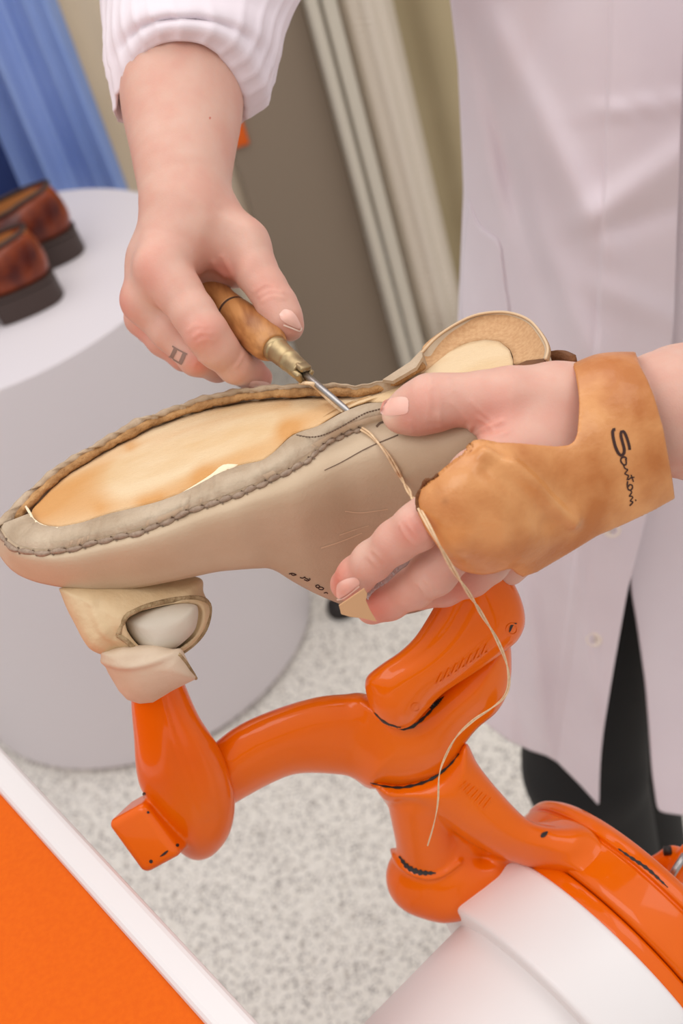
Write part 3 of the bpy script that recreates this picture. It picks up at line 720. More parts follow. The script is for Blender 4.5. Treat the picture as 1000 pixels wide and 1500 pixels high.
V, F = tube(W(np.array([SP(*p, .0034) for p in smooth_path([(38, 742), (44, 752), (50, 762), (60, 769), (72, 773), (86, 774)], 30)])), np.array([.0006+.0004*abs(wn[i+7]) for i in range(30)]), 6); child(mesh('torn_edge', V, F, M['creamleather']), SH)
TI = bvh(ins)
mb = MB(); mb.add(patch(TI, [(258, 726), (287, 709), (310, 694), (326, 681), (345, 680), (353, 683), (340, 700), (310, 712), (285, 722)], .0006)); child(mb.build('torn_liner', M['creamleather']), SH)
# the heel counter, leaning out and showing its suede inside
ci = resample([(585, 566), (620, 546), (653, 521), (672, 506), (690, 500), (710, 497), (731, 499), (746, 510), (751, 522), (752, 532)], 70)
co = smooth_path([(590, 545), (604, 530), (617, 517), (638, 495), (665, 476), (695, 462), (728, 457), (754, 460), (776, 470), (791, 487), (800, 503), (802, 514), (799, 526)], 70)
V = []
for i in range(70):
    for j in range(7):
        t = j/6; V.append(SP(*(ci[i]*(1-t)+co[i]*t), .0004+.0065*t*t*min(1, i/12)))
hc = mesh('heel_counter', W(np.array(V)), grid_faces(70, 7), M['suede']); child(solid(hc, .0022, -1), SH)
V, F = tube(W(np.array([SP(*p, .0070*min(1, i/12)+.0003) for i, p in enumerate(co)])), .0007, 6); child2(mesh('edge', V, F, mat('pale_edge', rgb(214, 184, 148), .8)), hc)
V = [SP(*p, h) for p, h in (((742, 546), .002), ((755, 535), .004), ((771, 528), .006), ((797, 525), .0068), ((801, 545), .004), ((770, 560), .002), ((740, 556), .001))]
hl = mesh('heel_lining', W(np.array(V)), [(0, 1, 2, 3, 4, 5, 6)], M['dklining'], smooth=False); child(solid(hl, .0015), SH)
# outer wall of the heel, hidden mostly by the hand
V = []
for i in range(0, 70):
    c = SP(*co[i], .0065*min(1, i/12)); s = i/69
    V += [c, c-NC*.03+WC*.004*(1-2*s), c-NC*.062-WC*.01*(1-2*s)]
hb = mesh('heel_back', W(np.array(V)), grid_faces(70, 3), M['upper']); child(solid(hb, .0015), SH)
# small flap corner on the far side
V = [SP(*p, h) for p, h in (((560, 556), .010), ((600, 530), .011), ((616, 513), .012), ((619, 522), .011), ((609, 538), .010), ((575, 558), .009))]
fc = mesh('flap_corner', W(np.array(V)), [(0, 1, 2, 3, 4, 5)], M['flap'], smooth=False); child(solid(fc, .002), SH)
# hand stitches along the seam
TU = bvh(upper, fb)
sp = resample(smooth_path([(-5, 774), (0, 785), (10, 795), (21, 804), (38, 809), (63, 810), (91, 807), (119, 801), (147, 793), (175, 787), (206, 780), (238, 767), (259, 758), (283, 746), (308, 740),
       (332, 731), (356, 722), (380, 711), (401, 701), (429, 687), (450, 675), (464, 663), (475, 652), (492, 643), (510, 635), (529, 628)], 120), 400)
ms = MB(); mh = MB(); i = 0; step = 15
while i < 398:
    x = sp[i, 0]; step = 16 if x < 300 else (13 if x < 430 else 10)
    j = min(i+step, 399); seg = sp[i:j+1:max(1, (j-i)//8)]
    dr = np.array(drape(TU, seg, .0006)); n = len(seg); tt2 = np.linspace(0, 1, n)
    rr = (.0016 if x < 430 else .00135)*(.25+.75*np.sin(math.pi*np.clip(tt2, .03, .97))**.6)
    nn = seg[-1]-seg[0]; nn = np.array([-nn[1], nn[0]])/np.linalg.norm(nn)
    d2 = np.array(drape(TU, seg+nn*2.2*np.sin(math.pi*tt2)[:, None]*((i//step) % 2*2-1)*.5, .0009))
    ms.add(tube(d2, rr, 8))
    dd_ = (seg[-1]-seg[0])/np.linalg.norm(seg[-1]-seg[0]); mh.add(ribbon(TU, [sp[j]-nn*4-dd_*4, sp[j]+nn*4+dd_*4], 2.4, 2.0, .0009, 6)); i = j
child(ms.build('stitching', M['stitch']), SH); child(mh.build('stitch_holes', M['hole']), SH)
# fine machine stitching on the lip, panel seam and creases
mb = MB(); fp = resample(smooth_path([(434, 637), (452, 640), (470, 638), (492, 629), (515, 616), (535, 605), (556, 599)], 60), 90)
for i in range(0, 88, 3): mb.add(tube(drape(TU, fp[i:i+3], .0003), .00034, 5))
child(mb.build('edge_stitching', M['hole']), SH)
child(mesh('seam_line', *ribbon(TU, [(475, 689), (500, 677), (540, 655), (583, 637)], 1.2, 1.8, .0003), M['hole']), SH)
child(mesh('loose_thread', *ribbon(TU, [(436, 632), (440, 622), (433, 619)], 1.3, 1, .0012), M['hole']), SH)
child(mesh('awl_mark', *ribbon(TU, [(551, 625), (556, 620), (562, 618)], 3, 3, .0004), M['hole']), SH)
mb = MB(); mb.add(ribbon(TU, [(505, 749), (530, 751), (568, 746)], 1.6, 1.2, .0003)); mb.add(ribbon(TU, [(470, 803), (500, 793), (530, 781)], 2, 1.4, .0003)); mb.add(ribbon(TU, [(497, 784), (520, 776), (540, 770)], 1.4, 1.0, .0003))
child(mb.build('scuff_marks', mat('scuff', rgb(228, 204, 172), .6)), SH)
# size figures stamped near the throat, upside down in the photo
mb = MB()
for st in ([(423, 841), (428, 840), (434, 842)], [(425, 840), (429, 843), (434, 842)],
           [(439, 846), (443, 847), (447, 845)], [(445, 849), (450, 851), (454, 849), (453, 847)], [(446, 846), (449, 848), (452, 849)],
           [(462, 858), (466, 857), (468, 860), (464, 861), (462, 858)], [(466, 861), (470, 860), (474, 862), (472, 864), (467, 863), (466, 861)], [(474, 869), (478, 868), (480, 870)]):
    mb.add(ribbon(TU, st, 1.5, 1.5, .0003, 14))
child(mb.build('size_stamp', M['brandink']), SH)
# ------------------------------------------------------------------ awl
aw0, aw1 = C(506, 599, sole_d(506, 599, .006)), C(330, 448, .742)
DA = aw1-aw0; LA = np.linalg.norm(DA); DAw = W(aw1)-W(aw0); AW = W(aw0)
# distances along the axis for picture stations
def along(x): 
    lo, hi = -.2, 1.6
    for _ in range(50):
        m = (lo+hi)/2; p = aw0+DA*m
        if p[0]/p[2]*F_PX+500 > x: lo = m
        else: hi = m
    return lo*LA
u_col, u_fer, u_wood, u_mid, u_gro = along(444), along(440), along(401), along(374), along(341)
awl = empty('awl', tuple(AW+DAw*.5), 'stitching awl with a turned wooden handle and brass ferrule, its steel blade on the sole', 'awl')
px7 = .73/F_PX
V, F = lathe(AW, DAw, [(-.012, .0004), (-.004, .0012), (0, .0016), (.012, 4.6*px7), (u_col+.004, 5.2*px7), (u_col+.006, .0005)], 20); child(mesh('blade', V, F, M['steel']), awl)
V, F = lathe(AW, DAw, rprof([(u_fer-.001, .001), (u_fer-.001, 14*px7), (u_fer+.003, 15*px7), (u_fer+.008, 15.2*px7), (u_fer+.010, 16.5*px7), (u_fer+.012, 16*px7), (u_wood-.004, 17.5*px7), (u_wood-.003, 19*px7), (u_wood, 19*px7), (u_wood+.001, .001)], .0008), 40)
fe = mesh('ferrule', V, F, M['brass']); child(fe, awl)
# split collet jaws at the nose
for k in range(3):
    t = k*2*math.pi/3+.6; a = np.cross(DAw, [0.1, .3, .9]); a /= np.linalg.norm(a); b = np.cross(DAw/LA, a)
    cdir = math.cos(t)*a+math.sin(t)*b; fwd = DAw/LA; sd = np.cross(fwd, cdir)
    o = mesh('collet_jaw', *box(AW+fwd*(u_fer-.002)+cdir*.0032, cdir*.0017, sd*.0034, fwd*.0034), M['brass']); bevel(o, .0014, 3); child(o, awl)
hp = [(u_wood-.0005, .001), (u_wood-.0005, 21*px7), (u_wood+.001, 23.5*px7), (u_wood+.004, 27*px7), (u_mid-.002, 30*px7), (u_mid+.006, 29.5*px7), (u_gro-.004, 26.5*px7), (u_gro-.0012, 25.5*px7),
      (u_gro-.0006, 24.2*px7), (u_gro+.0006, 24.2*px7), (u_gro+.0012, 25.3*px7), (u_gro+.010, 24*px7), (u_gro+.028, 27*px7), (u_gro+.045, 27*px7), (u_gro+.056, 20*px7), (u_gro+.06, .001)]
hd = mesh('handle', *lathe(AW, DAw, rprof(hp, .0015), 48), M['wood']); child(hd, awl)
V, F = lathe(AW, DAw, [(u_gro-.0008, 23*px7), (u_gro-.0007, 25.2*px7), (u_gro+.0007, 25.0*px7), (u_gro+.0008, 23*px7)], 40); child2(mesh('burnt_groove', V, F, M['burn']), hd)
# ================================================================== the person
HIP = ony(880, 600, .97)
PR_ = empty('person', (float(HIP[0]), .99, 0), 'person in white coat and black trousers sewing the shoe with an awl and thread', 'person')
# ---- right arm and hand (at the left of the photo), holding the awl
f = field_px(120, 470, -260, 600, .66, .90, .0011)
K = .010
f.chain([(258, -240, .88, 94), (262, -60, .83, 95), (265, 60, .79, 94), (266, 110, .775, 92.5), (267, 160, .765, 88), (268, 200, .756, 80), (269, 250, .745, 71), (273, 295, .738, 65), (282, 335, .735, 60)], .006, fine=34)
f.chain([(272, 318, .735, 58), (252, 365, .73, 44), (236, 396, .724, 36)], K)             # to the index knuckle
f.chain([(266, 330, .742, 55), (232, 385, .742, 42), (213, 440, .740, 33)], K)           # to the middle knuckle
f.chain([(270, 330, .755, 55), (235, 400, .762, 40), (212, 466, .762, 28)], K)
f.chain([(280, 330, .765, 50), (245, 410, .780, 36), (222, 478, .782, 25)], K)
f.chain([(318, 330, .742, 42), (352, 362, .732, 39), (374, 397, .727, 31)], K)           # thumb metacarpal
f.chain([(262, 400, .752, 26), (310, 394, .755, 27), (352, 394, .747, 27)], K)          # web
f.chain([(374, 397, .726, 31), (391, 422, .723, 28), (406, 448, .720, 28.5), (417, 467, .718, 25), (424.5, 480, .719, 20)], .004)  # thumb
f.chain([(236, 396, .722, 36), (262, 428, .716, 34), (284, 460, .711, 31.5), (302, 488, .708, 31.5), (318, 510, .7125, 29), (345, 536, .722, 25), (365, 546, .730, 22.5), (381, 553, .737, 18)], .004)   # index
f.chain([(213, 440, .738, 33), (250, 484, .733, 30), (288, 524, .730, 26.5), (318, 536, .742, 23), (348, 530, .757, 21)], .003)                 # middle
f.chain([(211, 464, .760, 29), (240, 497, .754, 25), (270, 521, .752, 22), (305, 530, .764, 20), (335, 522, .774, 18)], .003)                       # ring
f.chain([(221, 478, .780, 25), (250, 505, .778, 21), (285, 515, .780, 18), (315, 510, .784, 17)], .003)                                    # little
f.ball(238, 392, .719, 31, .012); f.ball(213, 438, .732, 29, .010)
f.cone(C(333, 352, .712), C(322, 398, .722), .0055, .004, .012, 'c')
Vr, Fr, Nr = f.mesh()
Vr = crease(Vr, Nr, [([(372, 427), (388, 417), (404, 420)], -.0005, 3, .75), ([(380, 433), (396, 426), (414, 428)], -.0006, 3, .75), ([(384, 441), (398, 434), (416, 437)], -.0005, 3, .75),
     ([(276, 484), (286, 476), (300, 480)], -.0005, 3, .75), ([(284, 494), (294, 487), (308, 489)], -.0006, 3, .75), ([(290, 502), (302, 496), (312, 499)], -.0004, 3, .75),
     ([(345, 538), (352, 528), (356, 520)], -.0005, 3, .75), ([(284, 536), (290, 528), (300, 530)], -.0005, 2.5, .76),
     ([(312, 384), (318, 394), (330, 404)], -.0008, 4, .76), ([(326, 376), (334, 390), (340, 402)], -.0006, 4, .76)])
red_r = spots(Vr, [(295, 492, .70, 24, .75), (222, 393, .71, 26, .5), (188, 445, .73, 24, .6), (386, 552, .73, 22, .75), (392, 430, .71, 30, .35), (292, 536, .72, 20, .7), (330, 400, .73, 24, .7), (204, 490, .75, 24, .5), (430, 480, .71, 22, .4), (250, 520, .74, 30, .5)])
# ---- left arm and hand (at the right of the photo), gripping the shoe
g = field_px(450, 1300, 480, 930, .56, .86, .0011)
g.chain([(1280, 640, .78, 106), (1120, 612, .70, 110), (1000, 602, .655, 99), (945, 608, .648, 74), (890, 606, .642, 68), (830, 602, .64, 60)], .006, fine=20)
g.chain([(880, 600, .642, 66), (810, 592, .636, 56), (745, 590, .633, 48), (712, 588, .633, 40)], .008)
g.chain([(740, 590, .633, 45), (700, 586, .633, 37), (660, 586, .634, 36), (630, 591, .636, 41), (605, 601, .641, 35), (586, 607, .645, 27)], .005)  # thumb
g.chain([(880, 640, .645, 70), (780, 670, .63, 60), (700, 700, .612, 44)], .012)
g.chain([(880, 660, .65, 66), (790, 710, .632, 58), (705, 755, .622, 42)], .012)
g.chain([(880, 680, .66, 60), (800, 740, .65, 52), (735, 790, .645, 38)], .012)
g.chain([(870, 690, .67, 54), (800, 760, .665, 44), (765, 805, .67, 34)], .012)
g.chain([(740, 632, .648, 30), (780, 634, .645, 34)], .012)
g.chain([(700, 700, .610, 42), (655, 735, .604, 37), (611, 772, .603, 34), (580, 793, .610, 30.5), (545, 822, .622, 28.5), (522, 843, .632, 27), (507, 856, .640, 24)], .004)  # index
g.chain([(705, 755, .620, 42), (665, 800, .620, 36), (635, 838, .624, 34), (605, 862, .634, 29), (570, 880, .645, 27), (545, 890, .652, 25)], .004)       # middle
g.chain([(735, 790, .645, 36), (715, 825, .646, 29), (690, 846, .650, 27), (650, 862, .660, 25), (615, 872, .672, 22)], .004)                       # ring
g.chain([(765, 805, .668, 32), (745, 830, .675, 25), (700, 845, .684, 22)], .004)
Vl, Fl, Nl = g.mesh()
def arcs(x, y, dx, dy, w, n, sp, amp):       # parallel wrinkles across a joint
    L = math.hypot(dx, dy); ux, uy = dx/L, dy/L; r = []
    for i in range(n):
        t = (i-(n-1)/2)*sp; cx, cy = x+ux*t, y+uy*t; bw = 3*(1 if i % 2 else -1)
        r.append(([(cx-uy*w, cy+ux*w), (cx+ux*bw, cy+uy*bw), (cx+uy*w, cy-ux*w)], -amp, 2.6, .9))
    return r
Vl = crease(Vl, Nl, arcs(606, 778, -30, 22, 20, 4, 7, .0007)+arcs(550, 822, -30, 24, 16, 3, 6, .0004)+arcs(622, 862, -35, 22, 14, 3, 6, .0005)+
     arcs(632, 590, -40, 4, 26, 3, 9, .0004)+[([(689, 626), (696, 634), (712, 628), (735, 618)], -.0014, 4, .9), ([(662, 590), (676, 606), (690, 622)], -.0004, 3, .9), ([(690, 588), (706, 604), (722, 616)], -.0004, 3, .9), ([(645, 624), (640, 608)], -.0006, 4, .9), ([(694, 640), (720, 640), (742, 634)], -.0007, 3.5, .9), ([(700, 612), (716, 622), (724, 634)], -.0005, 3, .9), ([(628, 552), (634, 568)], -.0004, 3, .9), ([(604, 632), (600, 618)], -.0004, 3, .9), ([(655, 552), (664, 572)], -.0003, 3, .9)])
red_l = spots(Vl, [(492, 850, .63, 34, .9), (606, 775, .59, 30, .55), (590, 612, .63, 26, .35), (720, 620, .62, 50, .45), (545, 888, .64, 40, .8), (800, 590, .6, 80, .2), (620, 580, .62, 34, .35), (680, 860, .65, 44, .6)])
pale_l = spots(Vl, [(572, 606, .64, 22, .9), (496, 872, .62, 12, .4)])
# ---- trunk and legs, hidden by the clothes
wv = lambda *a: np.array(a, float)
b = Field((-.02, .72, -.02), (.75, 1.34, 1.62), .012)
LEGS = [((.245, 1.02, .90), (.158, .935, .48), (.165, .97, .07)), ((.335, 1.06, .90), (.215, 1.02, .48), (.225, 1.07, .07))]
for hp_, kn, an in LEGS:
    b.cone(wv(*hp_), wv(*kn), .080, .052, .02); b.cone(wv(*kn), wv(*an), .050, .034, .02)
    b.cone(wv(an[0], an[1], .035), wv(an[0]-.03, an[1]-.16, .03), .035, .03, .02)
b.cone(wv(.26, 1.05, .94), wv(.33, 1.06, .94), .09, .09, .05); b.cone(wv(.30, 1.06, .94), wv(.37, 1.08, 1.15), .10, .09, .05)
b.cone(wv(.335, 1.08, 1.26), wv(.445, 1.08, 1.26), .095, .095, .06); b.cone(wv(.37, 1.08, 1.12), wv(.39, 1.08, 1.28), .09, .10, .06)
b.cone(wv(.39, 1.07, 1.42), wv(.39, 1.02, 1.56), .055, .05, .03)
SHO = [wv(.255, 1.07, 1.40), wv(.545, 1.07, 1.40)]
for q in SHO: b.cone(wv(.39, 1.08, 1.38), q, .06, .055, .03)
el_r = P(258, -240, .88); el_l = P(1280, 660, .78)
b.cone(SHO[0], np.array(el_r), .055, .042, .02); b.cone(SHO[1], np.array(el_l), .055, .042, .02)
Vb, Fb, _ = b.mesh(1)
Vall = np.vstack([W(Vr), W(Vl), Vb]); Fall = np.vstack([Fr, Fl+len(Vr), Fb+len(Vr)+len(Vl)])
body = mesh('body', Vall, Fall, M['skin'], fix=False); child(body, PR_)
attr(body, 'red', np.r_[red_r, red_l, np.zeros(len(Vb))]); attr(body, 'pale', np.r_[np.zeros(len(Vr)), pale_l, np.zeros(len(Vb))])
TB = BVHTree.FromPolygons([Vector(v) for v in np.vstack([W(Vr), W(Vl)])], [tuple(map(int, q)) for q in np.vstack([Fr, Fl+len(Vr)])])
# nails
for nm, poly, tip in (('thumb', [(409, 460), (416, 453), (426, 455), (434, 463), (441, 477), (441, 482), (430, 479), (418, 473), (411, 467)], [(415, 476), (428, 481), (439, 485), (442, 480)]),
                  ('thumb', [(557, 598), (561, 588), (572, 583), (588, 581), (597, 584), (598, 596), (596, 605), (584, 608), (566, 609), (557, 605)], None),
                  ('index', [(492, 866), (494, 856), (504, 849), (518, 846), (525, 850), (526, 857), (515, 866), (503, 874), (494, 877)], [(526, 859), (514, 869), (502, 877), (493, 879)]),
                  ('index', [(364, 566), (368, 559), (380, 558), (394, 561), (396, 566), (386, 568)], None)):
    o = mesh('fingernail', *patch(TB, poly, .0002, .0006), M['nail']); child(o, PR_)
    if tip: child2(mesh('nail_edge', *ribbon(TB, tip, 2.2, 2.0, .0008), M['nailtip']), o)
mb = MB()
for st, w in (([(252, 507), (262, 513), (274, 519)], 2.2), ([(247, 522), (256, 528), (266, 534)], 2.2), ([(257, 511), (251, 524)], 6), ([(270, 518), (264, 532)], 6)): mb.add(ribbon(TB, st, w, w, .00025))
tag(child(mb.build('finger_tattoo', M['ink']), PR_), 'small faded tattoo of two joined bars')
mb = MB(); mb.add(patch(TB, [(306, 172), (308, 171), (309, 173), (307, 175)], .0001)); tag(child(mb.build('mole', mat('mole', rgb(196, 112, 96), .6)), PR_), 'small reddish mole on the forearm')

# ---- coat
def colx(y, tab): return float(np.interp(y, [t[0] for t in tab], [t[1] for t in tab]))
LEFT = [(-300, 600), (0, 660), (100, 672), (250, 679), (300, 681), (440, 675), (600, 668), (750, 672), (900, 692), (1060, 706)]
FOLD = [(-300, 906), (0, 894), (240, 884), (480, 873), (850, 837), (1120, 815)]
EDGE = [(-300, 1015), (0, 1003), (200, 996), (480, 986), (700, 960), (860, 921), (1000, 902), (1100, 887), (1180, 878)]
REDG = [(860, 921), (910, 930), (1000, 943), (1060, 948), (1130, 953), (1190, 962)]
HEM = [(706, 1056), (716, 1066), (745, 1086), (780, 1101), (800, 1107), (817, 1117), (850, 1150), (878, 1181)]
def hemY(x): return float(onz(x, np.interp(x, [h[0] for h in HEM], [h[1] for h in HEM]), .55)[1])
def front(u, top):                            # how far the front stands, from the side seam (u=0) to the middle (u=1)
    return 1.02-.16*math.sin(min(1, u)*math.pi/2)**.8
NRW = 90; V = []; NCL = 70
def hem_at(u):
    i = np.interp(u, np.linspace(0, 1, len(HEM)), range(len(HEM))); k = np.arange(len(HEM))
    return np.array([np.interp(i, k, [h[0] for h in HEM]), np.interp(i, k, [h[1] for h in HEM])])
def drapefold(x, y):                         # soft diagonal folds of the cotton
    g = lambda t, w: math.exp(-(t/w)**2)
    a = 0
    for x0, y0, x1_, y1_, amp, w in ((735, 60, 870, 330, .007, 26), (690, 60, 760, 300, -.006, 16), (880, 310, 995, 230, .005, 22), (885, 335, 1000, 300, -.004, 16), (745, 260, 800, 400, -.005, 24), (780, 330, 860, 500, .006, 22), (905, 160, 990, 150, .003, 9),
                                   (900, 430, 990, 470, .004, 18), (770, 870, 800, 1090, .006, 16), (730, 940, 770, 1080, -.005, 16), (845, 860, 870, 1000, .004, 12), (640, -100, 720, 250, .004, 14), (850, -100, 760, 140, -.004, 30)):
        e = np.array([x1_-x0, y1_-y0], float); L2 = e@e; q = np.array([x-x0, y-y0]); t = (q@e)/L2
        d = abs(q[0]*e[1]-q[1]*e[0])/math.sqrt(L2); over = max(0, -t, t-1)*math.sqrt(L2)
        a += amp*g(d, w)*g(over, 60)
    return a*1.7
for i in range(NRW):
    v = i/(NRW-1); row = []
    for j in range(NCL):
        u = j/(NCL-1)
        yt = -300; he = hem_at(u); y = yt+(he[1]-yt)*v
        xl, xf, xe = colx(y, LEFT), colx(y, FOLD), colx(y, EDGE)
        q = .62
        x = xl+(xf-xl)*(u/q) if u < q else xf+(xe-xf)*(u-q)/(1-q)
        bl = max(0, min(1, (y-820)/300)); x = x*(1-bl)+bl*(he[0] if v > .999 else (x*(1-v**6)+he[0]*v**6)) 
        Y = front(u*1.25, 0)+(.0 if u < q+.012 else -.004); Yh = float(onz(he[0], he[1], .55)[1])
        w = max(0, min(1, (v-.55)/.45)); Y = Y*(1-w*w)+Yh*w*w
        p = ony(x, y, Y-drapefold(x, y)*min(1, u*6)); row.append(p)
    # side and back of the coat
    e0 = row[0]; back = [e0+np.array([.012, .05, 0]), e0+np.array([.05, .11, 0])]
    V += back[::-1]+row
coat = mesh('coat', V, grid_faces(NRW, NCL+2), M['coat'], fix=False); child(coat, PR_)
coat.modifiers.new('s', 'SOLIDIFY').thickness = .0012; subd(coat, 1)
V = []; n2 = 40
for i in range(n2):
    v = i/(n2-1)
    for j in range(16):
        u = j/15; y = 560+(1190+u*45-560)*v
        xl = colx(y, REDG) if y > 860 else colx(y, EDGE)-18*min(1, (860-y)/80)
        x = xl+u*(1300-xl)
        Yb = .872+.0*u+.05*u*u; he = onz(962+u*338, 1190+u*45, .55)[1]; w = max(0, (v-.35)/.65)
        V.append(ony(x, y, (Yb*(1-w*w)+he*w*w)-drapefold(x, y)-.006*math.exp(-((x-985-.05*y)/30)**2)))
rp = mesh('coat_panel', V, grid_faces(n2, 16), M['coat']); child(rp, PR_); rp.modifiers.new('s', 'SOLIDIFY').thickness = .0012; subd(rp, 1)
# upper right of the coat beyond the front edge
V = []
for i in range(30):
    y = -300+i*(900+0)/29
    for j in range(14):
        u = j/13; xl = colx(y, EDGE)-22; x = xl+u*(1420-xl); V.append(ony(x, y, .872+.08*u*u-drapefold(x, y)))
up2 = mesh('coat_panel', V, grid_faces(30, 14), M['coat']); child(up2, PR_); up2.modifiers.new('s', 'SOLIDIFY').thickness = .0012
TC = bvh(coat)
for x, y in ((870, 936), (896, 776)):
    n = 22; a = np.linspace(0, 2*math.pi, n+1)[:-1]
    p0 = np.array(drape(TC, [(x, y)], .0005)[0]); px_, py_ = np.array(drape(TC, [(x+12, y)], .0005)[0])-p0, np.array(drape(TC, [(x, y-12)], .0005)[0])-p0
    ex = px_/np.linalg.norm(px_); ez = py_-ex*(py_@ex); ez /= np.linalg.norm(ez); nrm = np.cross(ex, ez); nrm = nrm if nrm@(CO-p0) > 0 else -nrm
    V, F = lathe(p0-nrm*.001, nrm, rprof([(0, .001), (0, .0072), (.0028, .0072), (.0028, .0056), (.0018, .005), (.0018, .001)], .0006), 28)
    o = mesh('button', V, F, M['button']); child(o, PR_)
    mb = MB()
    for s in (-1, 1):
        for t in (-1, 1): mb.add(lathe(p0+nrm*.0014+ex*.0015*s+ez*.0015*t, nrm, [(-.0006, .0005), (.0005, .0005)], 8))
    child2(mb.build('thread_holes', M['stitch']), o)
# pocket on the side
V, F = patch(TC, [(688, 292), (696, 318), (706, 333), (731, 352), (736, 380), (741, 420), (744, 470), (700, 500), (679, 480), (677, 420), (682, 340)], .0028)
o = mesh('pocket', V, F, M['coat']); child(o, PR_); solid(o, .0012)
child(mesh('placket_seam', *ribbon(TC, [(colx(y, FOLD)+1, y) for y in np.linspace(0, 1100, 50)], 1.5, 1.5, .0006, 80), mat('coat_seam', rgb(216, 203, 210), .85)), PR_)
# gathered sleeve above the forearm
NA = 200
prof_ = []                                    # per ring: axis height, half width px (left, right), depth, depth radius, front lift, gather
KN = [(-240, 262, 112, 298, .88, .078, 0, .0), (-160, 262, 114, 258, .855, .076, 0, .0), (-90, 264, 116, 224, .838, .074, 0, .05), (-30, 265, 117, 186, .820, .070, 0, .15), (10, 265, 117, 158, .805, .066, 14, .3),
      (36, 265, 114, 146, .793, .063, 26, .45), (56, 265, 111, 142, .788, .060, 36, .6), (78, 265, 104, 134, .782, .0500, 50, .8), (90, 265, 101, 130, .780, .0520, 55, .9), (104, 265, 98, 126, .778, .0485, 60, .95), (112, 264, 96, 112, .777, .0440, 60, 1.0), (118, 264, 96, 102, .777, .0420, 60, 1.0), (124, 264, 95, 96, .777, .0400, 66, .9), (121, 264, 90, 90, .777, .036, 64, .3)]
kp = smooth_path(np.array(KN)*[1, 1, 1, 1, 1000, 1000, 1, 60], 64)/[1, 1, 1, 1, 1000, 1000, 1, 60]
V = []
for r, (yc, cx, wl, wr, d, dz, lift, ga) in enumerate(kp):
    s = r/63
    for j in range(NA):
        t = 2*math.pi*j/NA; c_, s_ = math.cos(t), math.sin(t)
        x = cx+(wr if c_ > 0 else wl)*c_; dd = d+dz*s_
        y = yc+lift*s_+ga*44*abs(c_)**3*(1 if c_ < 0 else 1.05)-(ga*10*max(0, s_))
        ph = t*24+2.2*math.sin(t*3+1)+1.3*math.sin(s*9+t*2); rid = (1-abs(math.sin(ph*.5)))**1.6-.4
        rid2 = math.sin(t*11+s*7+2*math.sin(t*4))*.5+math.sin(t*5-s*11)*.5
        fold = .0030*math.exp(-((s-.32-.10*math.sin(t*2+1))/.08)**2)*math.sin(t*4+s*16)+.0034*(1-ga)*math.sin(t*3+s*12)*s
        am = ga*(.0034 if s < .78 else .0014)*(1 if s < .98 else .3)
        c = C(x, y, dd); o_ = c-C(cx, y, d); n_ = np.linalg.norm(o_); V.append(c+o_/n_*(am*rid+am*.5*rid2+fold))
sl = mesh('sleeve', W(np.array(V)), grid_faces(64, NA, True), M['coat']); child(sl, PR_); solid(sl, .0008)
V, F = tube(resample([SHO[0]+wv(0, 0, .02), np.array(el_r)*.9+SHO[0]*.1, P(258, -215, .88)], 14), np.linspace(.085, .078, 14), 24); o = mesh('upper_sleeve', V, F[:-2], M['coat']); child(o, PR_)
V, F = tube(resample([SHO[1]+wv(0, 0, .02), np.array(el_l), P(1215, 645, .745)], 20), np.linspace(.085, .062, 20), 24); o = mesh('sleeve', V, F[:-2], M['coat']); child(solid(o, .0015), PR_)
# trousers
tr = Field((-.02, .74, .03), (.50, 1.30, 1.05), .008)
for hp_, kn, an in LEGS:
    tr.cone(wv(*hp_), wv(*kn), .088, .063, .02); tr.cone(wv(*kn), wv(an[0], an[1], .08), .063, .06, .01)
tr.cone(wv(.26, 1.05, .95), wv(.33, 1.06, .95), .098, .098, .03)
Vt, Ft, _ = tr.mesh(1); child(mesh('trousers', Vt, Ft, M['trouser'], fix=False), PR_)

# ---- leather hand guard: a shell over the hand, trimmed to its outline
gd = Field(g.lo, g.lo+(g.n-1)*g.h, g.h); gd.D[:] = 1
gd.chain([(1060, 614, .665, 96), (985, 618, .645, 90), (935, 614, .64, 84), (890, 614, .634, 84), (840, 625, .632, 76)], .01)
gd.chain([(940, 660, .645, 84), (880, 668, .637, 80), (800, 690, .622, 66), (720, 712, .606, 56), (668, 716, .600, 46)], .016)
gd.chain([(930, 690, .65, 72), (870, 715, .642, 72), (800, 738, .630, 70), (725, 752, .612, 62), (665, 762, .603, 50)], .016)
gd.chain([(860, 730, .655, 58), (800, 770, .645, 56), (745, 790, .632, 52), (705, 795, .622, 46)], .014)
gd.chain([(690, 700, .597, 44), (730, 690, .612, 50)], .02)
Gh = gd.D.copy()
ax = [gd.lo[k]+gd.h*np.arange(gd.n[k]) for k in range(3)]; X, Y, Z = np.meshgrid(*ax, indexing='ij', sparse=True)
PX, PY = np.broadcast_arrays((X/Z*F_PX+500).astype(np.float32), (750-Y/Z*F_PX).astype(np.float32))
near = np.abs(Gh) < .006
outl = [(693, 645), (676, 665), (662, 675), (640, 694), (626, 706), (613, 719), (608, 732), (611, 750), (618, 768), (626, 780), (637, 795), (650, 815), (664, 829), (676, 836), (690, 840), (706, 842), (724, 840), (742, 834), (749, 833), (756, 840), (766, 845),
        (786, 838), (832, 811), (874, 785), (916, 767), (958, 747), (988, 730), (985, 707), (981, 682), (971, 627), (958, 581), (948, 556), (937, 535), (930, 515), (915, 440), (835, 440), (833, 520), (842, 545), (847, 575), (848, 592), (847, 615), (845, 636), (841, 646), (833, 652), (815, 654), (790, 652), (760, 649), (730, 648), (706, 643)]
outl = np.array(outl, float); pd = np.full(PX.shape, 1.0, np.float32); ii = near
pd[ii] = polydist(outl, PX[ii], PY[ii])*np.broadcast_to(Z, PX.shape)[ii].astype(np.float32)/F_PX
TH = .0013
gd.D = np.maximum(np.abs(Gh)-TH, pd).astype(np.float32)
